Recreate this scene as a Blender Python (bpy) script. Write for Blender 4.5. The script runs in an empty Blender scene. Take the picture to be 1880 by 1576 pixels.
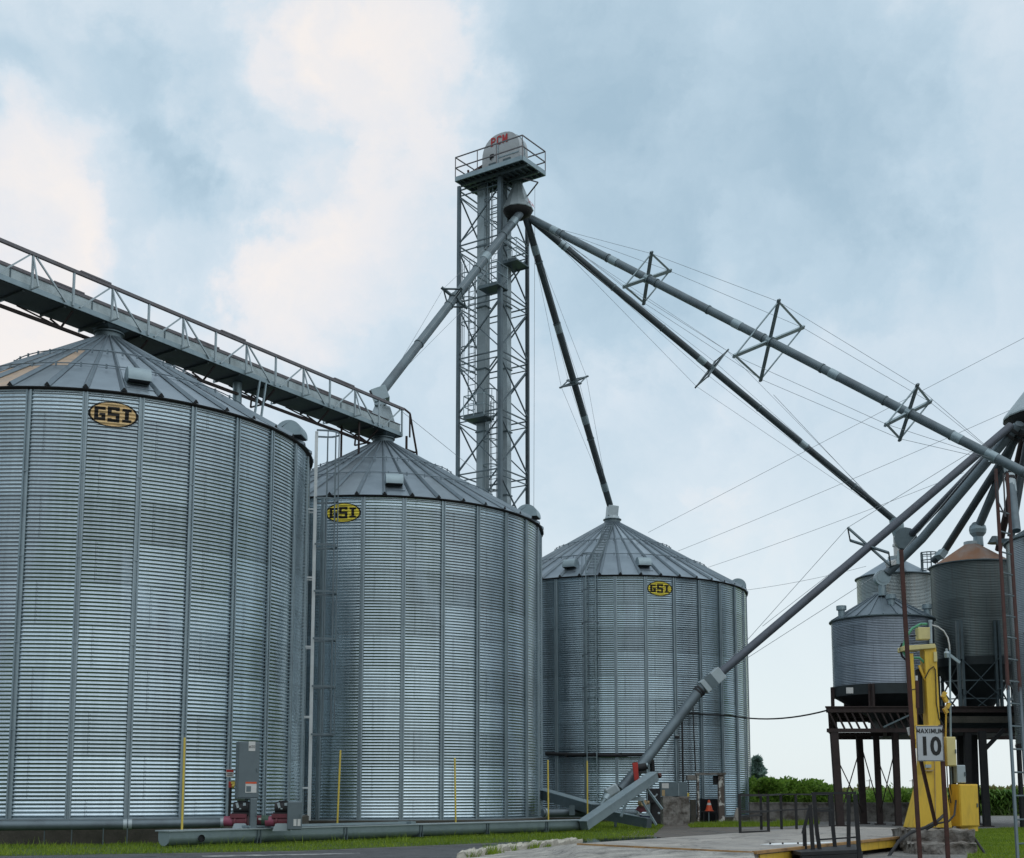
import bpy, math, random
import numpy as np
from mathutils import Vector as V

random.seed(7)
rng = np.random.default_rng(7)
R = math.radians
PI = math.pi
sc = bpy.context.scene
col = sc.collection

# ------------------------------------------------------------------ camera
FPX, TILT, PPY, EYE = 2272.0, R(6.97), 1181.0, 1.25
cam = bpy.data.cameras.new('camera')
cam.sensor_width = 36.0
cam.lens = 36.0 * FPX / 1880.0
cam.shift_y = (PPY - 788.0) / 1880.0
cam.clip_start = 0.1
cam.clip_end = 6000
camo = bpy.data.objects.new('camera', cam)
camo.location = (0, 0, EYE)
camo.rotation_euler = (R(90) + TILT, 0, 0)
col.objects.link(camo)
sc.camera = camo
_c, _s = math.cos(TILT), math.sin(TILT)


def ray(u, v):
    a = (u - 940) / FPX
    b = (PPY - v) / FPX
    return V((a, _c - b * _s, _s + b * _c))


def P(u, v, Y):
    """point of the survey ray through photo pixel (u, v) at distance Y"""
    d = ray(u, v)
    return d * (Y / d.y) + V((0, 0, EYE))


def G(u, v, z=0.0):
    d = ray(u, v)
    return d * ((z - EYE) / d.z) + V((0, 0, EYE))


# ------------------------------------------------------------------ view + world
sc.view_settings.view_transform = 'Standard'
sc.view_settings.look = 'None'
sc.view_settings.exposure = 0.22
sc.view_settings.gamma = 1.0

SUN_EL, SUN_AZ = R(55), R(150)      # azimuth measured from +Y towards +X
world = bpy.data.worlds.new('World')
sc.world = world
world.use_nodes = True
wn, wl = world.node_tree.nodes, world.node_tree.links
wn.clear()


def N(tree, typ, **kw):
    n = tree.nodes.new(typ)
    for k, v in kw.items():
        setattr(n, k, v)
    return n


def setin(n, **kw):
    for k, v in kw.items():
        n.inputs[k.replace('_', ' ')].default_value = v


def build_world():
    t = world.node_tree
    out = N(t, 'ShaderNodeOutputWorld')
    sky = N(t, 'ShaderNodeTexSky', sky_type='NISHITA', sun_disc=False)
    sky.sun_elevation = SUN_EL
    sky.sun_rotation = SUN_AZ
    bg = N(t, 'ShaderNodeBackground')
    bg.inputs['Strength'].default_value = 0.11
    wl.new(sky.outputs[0], bg.inputs['Color'])
    tc = N(t, 'ShaderNodeTexCoord')
    d = tc.outputs['Generated']
    # warped cloud noise on the direction
    n1 = N(t, 'ShaderNodeTexNoise')
    setin(n1, Scale=3.0, Detail=8.0, Roughness=0.58, Distortion=0.15)
    wl.new(d, n1.inputs['Vector'])
    n2 = N(t, 'ShaderNodeTexNoise')
    setin(n2, Scale=8.0, Detail=9.0, Roughness=0.6, Distortion=0.1)
    wl.new(d, n2.inputs['Vector'])

    def math_(op, a, b=None, c=None):
        m = N(t, 'ShaderNodeMath', operation=op)
        for i, x in enumerate((a, b, c)):
            if x is None:
                continue
            if isinstance(x, (int, float)):
                m.inputs[i].default_value = x
            else:
                wl.new(x, m.inputs[i])
        return m.outputs[0]

    # warp the direction a little so that cloud banks have torn edges
    wv = N(t, 'ShaderNodeVectorMath', operation='SUBTRACT')
    wl.new(n2.outputs['Color'], wv.inputs[0])
    wv.inputs[1].default_value = (0.5, 0.5, 0.5)
    ws = N(t, 'ShaderNodeVectorMath', operation='SCALE')
    ws.inputs['Scale'].default_value = 0.23
    wl.new(wv.outputs[0], ws.inputs[0])
    wa = N(t, 'ShaderNodeVectorMath', operation='ADD')
    wl.new(d, wa.inputs[0])
    wl.new(ws.outputs[0], wa.inputs[1])
    wnm = N(t, 'ShaderNodeVectorMath', operation='NORMALIZE')
    wl.new(wa.outputs[0], wnm.inputs[0])
    dirw = wnm.outputs[0]
    val = math_('ADD', 0.50, math_('MULTIPLY', math_('SUBTRACT', n1.outputs['Fac'], 0.5), 0.75))
    val = math_('ADD', val, math_('MULTIPLY', math_('SUBTRACT', n2.outputs['Fac'], 0.5), 0.62))
    n4 = N(t, 'ShaderNodeTexNoise')
    setin(n4, Scale=19.0, Detail=8.0, Roughness=0.62)
    wl.new(dirw, n4.inputs['Vector'])
    val = math_('ADD', val, math_('MULTIPLY', math_('SUBTRACT', n4.outputs['Fac'], 0.5), 0.34))
    # cloud banks: bearing of the bank (surveyed from the photo), half width in degrees, weight
    for (u, v, deg, w) in SKY_BANKS:
        dv = ray(u, v).normalized()
        dot = N(t, 'ShaderNodeVectorMath', operation='DOT_PRODUCT')
        wl.new(dirw, dot.inputs[0])
        dot.inputs[1].default_value = dv
        mr = N(t, 'ShaderNodeMapRange', interpolation_type='SMOOTHERSTEP')
        wl.new(dot.outputs['Value'], mr.inputs['Value'])
        mr.inputs['From Min'].default_value = math.cos(R(deg))
        mr.inputs['From Max'].default_value = math.cos(R(deg * 0.1))
        mr.inputs['To Min'].default_value = 0.0
        mr.inputs['To Max'].default_value = w
        val = math_('ADD', val, mr.outputs[0])
    ramp = N(t, 'ShaderNodeValToRGB')
    el = ramp.color_ramp.elements
    el[0].position, el[0].color = 0.0, (0.35, 0.485, 0.585, 1)
    el[1].position, el[1].color = 1.0, (0.86, 0.81, 0.775, 1)
    e = el.new(0.32)
    e.color = (0.47, 0.60, 0.695, 1)
    e = el.new(0.62)
    e.color = (0.61, 0.70, 0.77, 1)
    e = el.new(0.8)
    e.color = (0.76, 0.765, 0.785, 1)
    wl.new(val, ramp.inputs['Fac'])
    # paler and more even towards the horizon
    sep = N(t, 'ShaderNodeSeparateXYZ')
    wl.new(d, sep.inputs[0])
    hz = N(t, 'ShaderNodeMapRange', interpolation_type='SMOOTHSTEP')
    wl.new(sep.outputs['Z'], hz.inputs['Value'])
    hz.inputs['From Min'].default_value = 0.03
    hz.inputs['From Max'].default_value = 0.33
    hz.inputs['To Min'].default_value = 0.92
    hz.inputs['To Max'].default_value = 0.0
    mix = N(t, 'ShaderNodeMix', data_type='RGBA')
    wl.new(hz.outputs[0], mix.inputs[0])
    wl.new(ramp.outputs['Color'], mix.inputs[6])
    mix.inputs[7].default_value = (0.72, 0.785, 0.80, 1)
    # unseen dark cloud added low behind the viewpoint (south) to darken the bin reflections
    south = N(t, 'ShaderNodeMapRange', interpolation_type='SMOOTHSTEP')
    wl.new(sep.outputs['Y'], south.inputs['Value'])
    south.inputs['From Min'].default_value = 0.25
    south.inputs['From Max'].default_value = -0.25
    low = N(t, 'ShaderNodeMapRange', interpolation_type='SMOOTHSTEP')
    wl.new(sep.outputs['Z'], low.inputs['Value'])
    low.inputs['From Min'].default_value = 0.10
    low.inputs['From Max'].default_value = 0.75
    low.inputs['To Min'].default_value = 0.86
    low.inputs['To Max'].default_value = 0.0
    added_cloud = N(t, 'ShaderNodeMix', data_type='RGBA')
    wl.new(math_('MULTIPLY', south.outputs[0], low.outputs[0]), added_cloud.inputs[0])
    wl.new(mix.outputs[2], added_cloud.inputs[6])
    added_cloud.inputs[7].default_value = (0.13, 0.19, 0.24, 1)
    bg2 = N(t, 'ShaderNodeBackground')
    bg2.inputs['Strength'].default_value = 1.0
    wl.new(added_cloud.outputs[2], bg2.inputs['Color'])
    ms = N(t, 'ShaderNodeMixShader')
    ms.inputs[0].default_value = 0.9
    wl.new(bg.outputs[0], ms.inputs[1])
    wl.new(bg2.outputs[0], ms.inputs[2])
    wl.new(ms.outputs[0], out.inputs['Surface'])


SKY_BANKS = [
    # bright banks
    (20, 480, 9, 0.40), (100, 330, 5, 0.18), (190, 10, 4.0, 0.20), (560, 40, 3.5, 0.20), (760, 150, 5.0, 0.19),
    (850, 60, 4, 0.12), (640, 300, 6, 0.10), (420, 210, 4.5, 0.14), (760, 430, 6, 0.16), (450, 590, 6, 0.18), (540, 480, 6, 0.10),
    (1300, 900, 10, 0.10), (1430, 480, 4, 0.12),
    # grey-blue banks
    (1300, 230, 13, -0.33), (1650, 300, 9, -0.10), (330, 450, 5.5, -0.32), (250, 380, 4, -0.12), (90, 170, 7, -0.22), (330, 60, 4, -0.14),
    (480, 150, 3.5, -0.10), (1150, 520, 5, -0.10), (1100, 60, 6, -0.16), (280, 200, 3, -0.1),
]
build_world()

sun = bpy.data.lights.new('sun', 'SUN')
sun.energy = 0.8
sun.angle = R(100)
sun.color = (1.0, 0.97, 0.93)
suno = bpy.data.objects.new('sun', sun)
sd = V((math.sin(SUN_AZ) * math.cos(SUN_EL), math.cos(SUN_AZ) * math.cos(SUN_EL), math.sin(SUN_EL)))
suno.rotation_euler = sd.to_track_quat('Z', 'Y').to_euler()
suno.location = (0, -20, 40)
col.objects.link(suno)


# ------------------------------------------------------------------ materials
def new_mat(name):
    m = bpy.data.materials.new(name)
    m.use_nodes = True
    t = m.node_tree
    return m, t, t.nodes['Principled BSDF'], t.links


def mth(t, op, a, b=None, c=None):
    m = t.nodes.new('ShaderNodeMath')
    m.operation = op
    for i, x in enumerate((a, b, c)):
        if x is None:
            continue
        if isinstance(x, (int, float)):
            m.inputs[i].default_value = x
        else:
            t.links.new(x, m.inputs[i])
    return m.outputs[0]


def surf(name, base, dirt=None, rough=0.6, metal=0.0, scale=3.0, lo=0.45, hi=0.75, amt=0.7, bump=0.0, bscale=40, stretch=(1, 1, 1),
         rvar=0.1, vary=0.12):
    """painted / metal / stone surface with patchy wear of a second colour"""
    m, t, b, L = new_mat(name)
    tc = t.nodes.new('ShaderNodeTexCoord')
    mp = t.nodes.new('ShaderNodeMapping')
    mp.inputs['Scale'].default_value = stretch
    L.new(tc.outputs['Object'], mp.inputs['Vector'])
    n = t.nodes.new('ShaderNodeTexNoise')
    setin(n, Scale=scale, Detail=8.0, Roughness=0.62)
    L.new(mp.outputs[0], n.inputs['Vector'])
    r = t.nodes.new('ShaderNodeMapRange')
    L.new(n.outputs['Fac'], r.inputs['Value'])
    r.inputs['From Min'].default_value = lo
    r.inputs['From Max'].default_value = hi
    r.inputs['To Max'].default_value = amt
    mx = t.nodes.new('ShaderNodeMix')
    mx.data_type = 'RGBA'
    L.new(r.outputs[0], mx.inputs[0])
    mx.inputs[6].default_value = (*base, 1)
    mx.inputs[7].default_value = (*(dirt or tuple(x * 0.7 for x in base)), 1)
    n2 = t.nodes.new('ShaderNodeTexNoise')
    setin(n2, Scale=scale * 4.3, Detail=5.0)
    L.new(mp.outputs[0], n2.inputs['Vector'])
    hsv = t.nodes.new('ShaderNodeHueSaturation')
    L.new(mx.outputs[2], hsv.inputs['Color'])
    L.new(mth(t, 'ADD', 1 - vary, mth(t, 'MULTIPLY', n2.outputs['Fac'], 2 * vary)), hsv.inputs['Value'])
    L.new(hsv.outputs[0], b.inputs['Base Color'])
    b.inputs['Metallic'].default_value = metal
    L.new(mth(t, 'ADD', rough - rvar, mth(t, 'MULTIPLY', n2.outputs['Fac'], 2 * rvar)), b.inputs['Roughness'])
    if bump:
        bp = t.nodes.new('ShaderNodeBump')
        bp.inputs['Strength'].default_value = bump
        bp.inputs['Distance'].default_value = 0.02
        n3 = t.nodes.new('ShaderNodeTexNoise')
        setin(n3, Scale=bscale, Detail=6.0)
        L.new(tc.outputs['Object'], n3.inputs['Vector'])
        L.new(n3.outputs['Fac'], bp.inputs['Height'])
        L.new(bp.outputs[0], b.inputs['Normal'])
    return m


def sheet_metal(name, base, rough, nsheet, phase, ring=1.1176, metal=0.92, var=0.34, rust=None):
    """galvanised wall sheets: every rolled sheet has its own spangle tone and gloss"""
    m, t, b, L = new_mat(name)
    tc = t.nodes.new('ShaderNodeTexCoord')
    sp = t.nodes.new('ShaderNodeSeparateXYZ')
    L.new(tc.outputs['Object'], sp.inputs[0])
    ang = mth(t, 'ARCTAN2', sp.outputs['X'], mth(t, 'MULTIPLY', sp.outputs['Y'], -1.0))
    ringi = mth(t, 'FLOOR', mth(t, 'DIVIDE', sp.outputs['Z'], ring))
    shift = mth(t, 'MULTIPLY', mth(t, 'MODULO', ringi, 2.0), 0.5)
    cell = mth(t, 'FLOOR', mth(t, 'ADD', mth(t, 'MULTIPLY', mth(t, 'SUBTRACT', ang, phase), nsheet / (2 * PI)), shift))
    cb = t.nodes.new('ShaderNodeCombineXYZ')
    L.new(cell, cb.inputs[0])
    L.new(ringi, cb.inputs[1])
    wnz = t.nodes.new('ShaderNodeTexWhiteNoise')
    wnz.noise_dimensions = '2D'
    L.new(cb.outputs[0], wnz.inputs['Vector'])
    cb2 = t.nodes.new('ShaderNodeCombineXYZ')
    L.new(ringi, cb2.inputs[0])
    wn2 = t.nodes.new('ShaderNodeTexWhiteNoise')
    wn2.noise_dimensions = '2D'
    L.new(cb2.outputs[0], wn2.inputs['Vector'])
    n = t.nodes.new('ShaderNodeTexNoise')
    setin(n, Scale=1.1, Detail=6.0, Roughness=0.6)
    L.new(tc.outputs['Object'], n.inputs['Vector'])
    # vertical run-off streaks
    mp = t.nodes.new('ShaderNodeMapping')
    mp.inputs['Scale'].default_value = (9, 9, 0.35)
    L.new(tc.outputs['Object'], mp.inputs['Vector'])
    n3 = t.nodes.new('ShaderNodeTexNoise')
    setin(n3, Scale=1.0, Detail=4.0)
    L.new(mp.outputs[0], n3.inputs['Vector'])
    v = mth(t, 'ADD', 1 - var * 0.9, mth(t, 'MULTIPLY', wnz.outputs['Value'], var * 0.7))
    v = mth(t, 'ADD', v, mth(t, 'MULTIPLY', wn2.outputs['Value'], var * 0.8))
    v = mth(t, 'ADD', v, mth(t, 'MULTIPLY', mth(t, 'SUBTRACT', n.outputs['Fac'], 0.5), 0.3))
    v = mth(t, 'ADD', v, mth(t, 'MULTIPLY', mth(t, 'SUBTRACT', n3.outputs['Fac'], 0.5), 0.38))
    # overlapping sheet ends and ring laps
    fr = mth(t, 'FRACT', mth(t, 'ADD', mth(t, 'ADD', mth(t, 'MULTIPLY', mth(t, 'SUBTRACT', ang, phase), nsheet / (2 * PI)), shift), 0.36))
    lap = mth(t, 'LESS_THAN', fr, 0.0055)
    fz = mth(t, 'FRACT', mth(t, 'DIVIDE', sp.outputs['Z'], ring))
    lapz = mth(t, 'LESS_THAN', fz, 0.018)
    bolt_or_reflection = mth(t, 'MULTIPLY', mth(t, 'LESS_THAN', mth(t, 'ABSOLUTE', mth(t, 'SUBTRACT', fr, 0.016)), 0.004), mth(t, 'LESS_THAN', mth(t, 'FRACT', mth(t, 'DIVIDE', sp.outputs['Z'], ring / 11)), 0.3))
    v = mth(t, 'MULTIPLY', v, mth(t, 'SUBTRACT', 1.0, mth(t, 'MULTIPLY', mth(t, 'MAXIMUM', lap, mth(t, 'MAXIMUM', lapz, bolt_or_reflection)), 0.45)))
    hsv = t.nodes.new('ShaderNodeHueSaturation')
    hsv.inputs['Color'].default_value = (*base, 1)
    L.new(v, hsv.inputs['Value'])
    last = hsv.outputs[0]
    if rust:
        r = t.nodes.new('ShaderNodeMapRange')
        L.new(n3.outputs['Fac'], r.inputs['Value'])
        r.inputs['From Min'].default_value = 0.5
        r.inputs['From Max'].default_value = 0.8
        r.inputs['To Max'].default_value = 0.7
        mx = t.nodes.new('ShaderNodeMix')
        mx.data_type = 'RGBA'
        L.new(r.outputs[0], mx.inputs[0])
        L.new(last, mx.inputs[6])
        mx.inputs[7].default_value = (*rust, 1)
        last = mx.outputs[2]
    L.new(last, b.inputs['Base Color'])
    b.inputs['Metallic'].default_value = metal
    L.new(mth(t, 'ADD', rough - 0.05, mth(t, 'MULTIPLY', wnz.outputs['Value'], 0.10)), b.inputs['Roughness'])
    return m


M = {}
M['stiff'] = surf('galvanised_stiffener', (0.30, 0.37, 0.40), (0.20, 0.25, 0.28), 0.45, 0.55, 1.2, amt=0.6)
M['rib'] = surf('roof_rib', (0.19, 0.235, 0.265), (0.13, 0.165, 0.19), 0.5, 0.7, 2)
M['roof'] = surf('galvanised_roof', (0.265, 0.32, 0.36), (0.18, 0.225, 0.26), 0.46, 0.75, 0.9, amt=0.7, vary=0.15)
M['roof_tan'] = surf('tan_roof_sheet', (0.62, 0.46, 0.33), (0.40, 0.34, 0.30), 0.5, 0.5, 3, amt=0.8)  # tan tint for chosen sheets of the nearest bin roof
M['roof_light'] = surf('bright_roof_sheet', (0.36, 0.42, 0.46), (0.28, 0.33, 0.37), 0.38, 0.75, 2.0, amt=0.7)
M['galv'] = surf('galvanised_steel', (0.31, 0.385, 0.41), (0.20, 0.26, 0.29), 0.48, 0.65, 2.5, amt=0.6)
M['galv_light'] = surf('bright_galvanised_steel', (0.40, 0.46, 0.48), (0.27, 0.33, 0.35), 0.5, 0.45, 2.5, amt=0.5)
M['trough'] = surf('stained_galvanised_trough', (0.50, 0.57, 0.58), (0.26, 0.30, 0.30), 0.5, 0.35, 2.2, amt=0.8, stretch=(1, 1, .5))
M['galv_dark'] = surf('weathered_galvanised_steel', (0.135, 0.175, 0.19), (0.08, 0.105, 0.115), 0.5, 0.6, 3, amt=0.7)
M['dark'] = surf('dark_gap', (0.012, 0.014, 0.016), None, 0.9)
M['black'] = surf('black_steel', (0.012, 0.013, 0.015), (0.028, 0.023, 0.02), 0.7, 0.0, 6)
M['rubber'] = surf('black_rubber_hose', (0.012, 0.012, 0.014), None, 0.6)
M['rust'] = surf('rusty_steel', (0.042, 0.027, 0.024), (0.02, 0.016, 0.016), 0.75, 0.1, 5, amt=0.9)
M['rust_red'] = surf('red_rusty_steel', (0.075, 0.028, 0.022), (0.035, 0.019, 0.016), 0.75, 0.1, 7, amt=0.9)
M['chord'] = surf('brown_primed_steel', (0.17, 0.16, 0.17), (0.11, 0.085, 0.085), 0.6, 0.2, 4, amt=0.8)
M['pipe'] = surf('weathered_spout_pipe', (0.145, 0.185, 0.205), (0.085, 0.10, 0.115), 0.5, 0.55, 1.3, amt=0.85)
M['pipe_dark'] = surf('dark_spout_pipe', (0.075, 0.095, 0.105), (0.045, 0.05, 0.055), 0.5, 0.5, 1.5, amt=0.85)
M['pipe_brown'] = surf('purple_brown_spout_pipe', (0.105, 0.12, 0.145), (0.07, 0.07, 0.08), 0.5, 0.4, 1.3, amt=0.85)
M['cable'] = surf('steel_cable', (0.30, 0.33, 0.35), None, 0.5, 0.5)
M['conc'] = surf('weathered_concrete', (0.24, 0.225, 0.205), (0.075, 0.06, 0.048), 0.9, 0, 2.6, lo=0.42, hi=0.62, amt=0.9, vary=0.25, bump=0.5, bscale=25)
M['pale_conc'] = surf('pale_broken_concrete', (0.48, 0.45, 0.38), (0.22, 0.2, 0.165), 0.9, 0, 3.0, amt=0.8, bump=0.5, bscale=25)
M['conc_dark'] = surf('mossy_dark_concrete', (0.075, 0.068, 0.055), (0.03, 0.032, 0.022), 0.95, 0, 2.2, amt=0.9, bump=0.5, bscale=18)
M['conc_pale'] = surf('pale_concrete_deck', (0.40, 0.385, 0.36), (0.20, 0.185, 0.17), 0.85, 0, 0.9, amt=0.9, bump=0.4, bscale=30, stretch=(1, 2.2, 1), vary=0.2)
M['peel'] = surf('concrete_with_peeling_white_paint', (0.13, 0.105, 0.09), (0.62, 0.60, 0.55), 0.9, 0, 3.2, lo=0.52, hi=0.56, amt=1.0, bump=0.3)
M['yellow'] = surf('yellow_machine_paint', (0.74, 0.48, 0.05), (0.34, 0.21, 0.05), 0.5, 0, 2.6, lo=0.5, hi=0.8, amt=0.8, stretch=(2.5, 2.5, 0.6))
M['cream'] = surf('cream_yellow_paint', (0.66, 0.57, 0.25), (0.48, 0.40, 0.19), 0.5, 0, 2, lo=0.5)
M['rod'] = surf('yellow_marker_paint', (0.66, 0.50, 0.08), (0.45, 0.34, 0.08), 0.5, 0, 4)
M['ladder'] = surf('bright_ladder_channel', (0.62, 0.65, 0.65), (0.45, 0.48, 0.48), 0.5, 0.3, 3, amt=0.5)
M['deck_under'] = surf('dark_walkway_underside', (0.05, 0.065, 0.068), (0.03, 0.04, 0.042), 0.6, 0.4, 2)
M['white'] = surf('white_paint', (0.62, 0.62, 0.60), (0.45, 0.44, 0.41), 0.5, 0, 4)
M['head'] = surf('off_white_casing', (0.48, 0.50, 0.51), (0.36, 0.38, 0.39), 0.45, 0.1, 1.5, amt=0.6)
M['red'] = surf('red_paint', (0.42, 0.03, 0.02), (0.2, 0.03, 0.025), 0.5, 0, 4)
M['letter_red'] = surf('red_lettering', (0.50, 0.03, 0.03), None, 0.5, 0, 4, vary=0.03)
M['letter_black'] = surf('black_lettering', (0.012, 0.011, 0.011), None, 0.6, 0, 4, vary=0.03)
M['orange'] = surf('orange_plastic', (0.68, 0.09, 0.025), (0.42, 0.07, 0.03), 0.5, 0, 6)
M['maroon'] = surf('maroon_machine_paint', (0.16, 0.032, 0.045), (0.07, 0.025, 0.025), 0.5, 0, 5)
M['pink'] = surf('faded_red_sleeve', (0.30, 0.07, 0.12), (0.2, 0.05, 0.07), 0.5, 0, 5)
M['green'] = surf('green_rubber_hose', (0.10, 0.36, 0.20), (0.07, 0.25, 0.15), 0.45, 0, 5)
M['cab'] = surf('grey_cabinet_paint', (0.135, 0.17, 0.185), (0.10, 0.125, 0.14), 0.5, 0.2, 3, vary=0.06)
M['blue'] = surf('dark_blue_paint', (0.02, 0.025, 0.075), (0.015, 0.015, 0.03), 0.5, 0, 5)
M['tan'] = surf('tan_painted_metal', (0.42, 0.30, 0.15), (0.2, 0.12, 0.07), 0.5, 0, 7)
M['sign'] = surf('grey_white_reflective_sheet', (0.50, 0.52, 0.54), (0.42, 0.44, 0.46), 0.45, 0, 3, vary=0.04)
M['logo_yellow'] = surf('yellow_emblem_paint', (0.80, 0.66, 0.07), (0.66, 0.52, 0.07), 0.5, 0.0, 4)
M['logo_tan'] = surf('faded_tan_emblem_paint', (0.78, 0.55, 0.27), (0.62, 0.44, 0.22), 0.5, 0.0, 4)
M['roof_rust'] = surf('rusty_roof', (0.29, 0.15, 0.085), (0.30, 0.27, 0.25), 0.7, 0.25, 1.1, lo=0.42, hi=0.7, amt=0.9)
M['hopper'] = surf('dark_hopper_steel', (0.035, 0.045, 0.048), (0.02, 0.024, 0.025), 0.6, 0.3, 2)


# ------------------------------------------------------------------ mesh builder
class MB:
    def __init__(s):
        s.v, s.f, s.mi = [], [], []

    def add(s, vs, fs, mi=0):
        o = len(s.v)
        s.v.extend([tuple(x) for x in vs])
        s.f.extend([tuple(i + o for i in f) for f in fs])
        s.mi.extend([mi] * len(fs))
        return s

    def box(s, c, sx, sy, sz, X=None, Y=None, mi=0, Z=None):
        c = V(c)
        X = V(X).normalized() if X is not None else V((1, 0, 0))
        if Y is None:
            Y = V((0, 0, 1)).cross(X)
            Y = Y.normalized() if Y.length > 1e-6 else V((0, 1, 0))
        else:
            Y = V(Y).normalized()
        Z = V(Z).normalized() if Z is not None else X.cross(Y).normalized()
        vs = [c + X * (a * sx / 2) + Y * (b * sy / 2) + Z * (d * sz / 2) for a, b, d in
              ((-1, -1, -1), (1, -1, -1), (1, 1, -1), (-1, 1, -1), (-1, -1, 1), (1, -1, 1), (1, 1, 1), (-1, 1, 1))]
        return s.add(vs, [(0, 3, 2, 1), (4, 5, 6, 7), (0, 1, 5, 4), (1, 2, 6, 5), (2, 3, 7, 6), (3, 0, 4, 7)], mi)

    def beam(s, p, q, w, h=None, up=(0, 0, 1), mi=0):
        p, q = V(p), V(q)
        d = q - p
        X = d.normalized()
        U = V(up)
        Y = U.cross(X)
        if Y.length < 1e-4:
            Y = V((0, 1, 0)).cross(X)
        Y.normalize()
        return s.box((p + q) / 2, d.length, w, h or w, X, Y, mi)

    def angle(s, p, q, w, t=0.012, up=(0, 0, 1)):
        """an L section: two thin flanges"""
        p, q = V(p), V(q)
        X = (q - p).normalized()
        Y = V(up).cross(X)
        if Y.length < 1e-4:
            Y = V((0, 1, 0)).cross(X)
        Y.normalize()
        Z = X.cross(Y)
        L_ = (q - p).length
        c = (p + q) / 2
        s.box(c + Y * (w / 2), L_, t, w, X, Y)
        s.box(c + Z * (-w / 2 + t / 2) , L_, w - t, t, X, Y)
        return s

    def tube(s, pts, r, n=10, cap=True, mi=0, closed=False):
        pts = [V(p) for p in pts]
        rs = r if isinstance(r, (list, tuple)) else [r] * len(pts)
        o = len(s.v)
        prev = None
        m = len(pts)
        for i, p in enumerate(pts):
            if closed:
                d = pts[(i + 1) % m] - pts[i - 1]
            else:
                d = pts[min(i + 1, m - 1)] - pts[max(i - 1, 0)]
            d.normalize()
            if prev is None:
                a = V((0, 0, 1)).cross(d)
                if a.length < 1e-3:
                    a = V((1, 0, 0)).cross(d)
            else:
                a = prev - d * prev.dot(d)
            a.normalize()
            prev = a
            b = d.cross(a)
            for k in range(n):
                t = 2 * PI * k / n
                s.v.append(tuple(p + a * (rs[i] * math.cos(t)) + b * (rs[i] * math.sin(t))))
        segs = m if closed else m - 1
        for i in range(segs):
            i2 = (i + 1) % m
            for k in range(n):
                k2 = (k + 1) % n
                s.f.append((o + i * n + k, o + i * n + k2, o + i2 * n + k2, o + i2 * n + k))
                s.mi.append(mi)
        if cap and not closed:
            s.f.append(tuple(o + k for k in reversed(range(n))))
            s.f.append(tuple(o + (m - 1) * n + k for k in range(n)))
            s.mi += [mi, mi]
        return s

    def lathe(s, prof, c, n=32, mi=0, a0=0.0, a1=2 * PI, closed=True):
        """prof: (radius, z) from bottom to top about the vertical through c"""
        c = V(c)
        o = len(s.v)
        cnt = n if closed else n + 1
        for (r, z) in prof:
            for k in range(cnt):
                t = a0 + (a1 - a0) * k / n
                s.v.append((c.x + r * math.sin(t), c.y - r * math.cos(t), c.z + z))
        for i in range(len(prof) - 1):
            for k in range(n):
                k2 = (k + 1) % cnt
                s.f.append((o + i * cnt + k, o + i * cnt + k2, o + (i + 1) * cnt + k2, o + (i + 1) * cnt + k))
                s.mi.append(mi)
        return s

    def prism(s, poly, ext, mi=0):
        """closed polygon swept by the vector ext"""
        ext = V(ext)
        n = len(poly)
        a = [V(p) for p in poly]
        vs = a + [p + ext for p in a]
        fs = [tuple(reversed(range(n))), tuple(range(n, 2 * n))]
        fs += [(i, (i + 1) % n, (i + 1) % n + n, i + n) for i in range(n)]
        return s.add(vs, fs, mi)

    def build(s, name, mat, parent=None, bevel=0.0, smooth=True, origin=None, ang=35):
        me = bpy.data.meshes.new(name)
        root = parent
        while root is not None and root.parent is not None:
            root = root.parent
        off = V(root.location) if root is not None else V(origin or (0, 0, 0))
        me.from_pydata([(x - off.x, y - off.y, z - off.z) for x, y, z in s.v], [], s.f)
        mats = mat if isinstance(mat, (list, tuple)) else [mat]
        for m in mats:
            me.materials.append(m)
        if len(mats) > 1:
            me.polygons.foreach_set('material_index', s.mi)
        if smooth:
            me.polygons.foreach_set('use_smooth', [True] * len(me.polygons))
            me.set_sharp_from_angle(angle=R(ang))
        me.update()
        o = bpy.data.objects.new(name, me)
        col.objects.link(o)
        if parent is not None:
            o.parent = parent
        else:
            o.location = off
        if bevel:
            bm = o.modifiers.new('bevel', 'BEVEL')
            bm.width = bevel
            bm.segments = 2
            bm.limit_method = 'ANGLE'
        return o


def raw(name, verts, faces, mat, parent=None, smooth=True, origin=(0, 0, 0)):
    """mesh from numpy arrays (faces: n x k)"""
    me = bpy.data.meshes.new(name)
    nv, (nf, k) = len(verts), faces.shape
    me.vertices.add(nv)
    me.vertices.foreach_set('co', np.ascontiguousarray(verts, dtype=np.float32).ravel())
    me.loops.add(nf * k)
    me.loops.foreach_set('vertex_index', np.ascontiguousarray(faces, dtype=np.int32).ravel())
    me.polygons.add(nf)
    me.polygons.foreach_set('loop_start', np.arange(0, nf * k, k, dtype=np.int32))
    me.polygons.foreach_set('loop_total', np.full(nf, k, dtype=np.int32))
    mats = mat if isinstance(mat, (list, tuple)) else [mat]
    for m in mats:
        me.materials.append(m)
    if smooth:
        me.polygons.foreach_set('use_smooth', np.ones(nf, dtype=bool))
    me.update(calc_edges=True)
    o = bpy.data.objects.new(name, me)
    col.objects.link(o)
    if parent is not None:
        o.parent = parent
    else:
        o.location = origin
    return o


def tag(o, label, cat, group=None):
    o['label'] = label
    o['category'] = cat
    if group:
        o['group'] = group
    return o


def thing(name, label, cat, loc, group=None):
    o = bpy.data.objects.new(name, None)
    o.empty_display_size = 0.3
    col.objects.link(o)
    o.location = V(loc)
    return tag(o, label, cat, group)


def kind(o, k):
    o['kind'] = k
    return o


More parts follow.
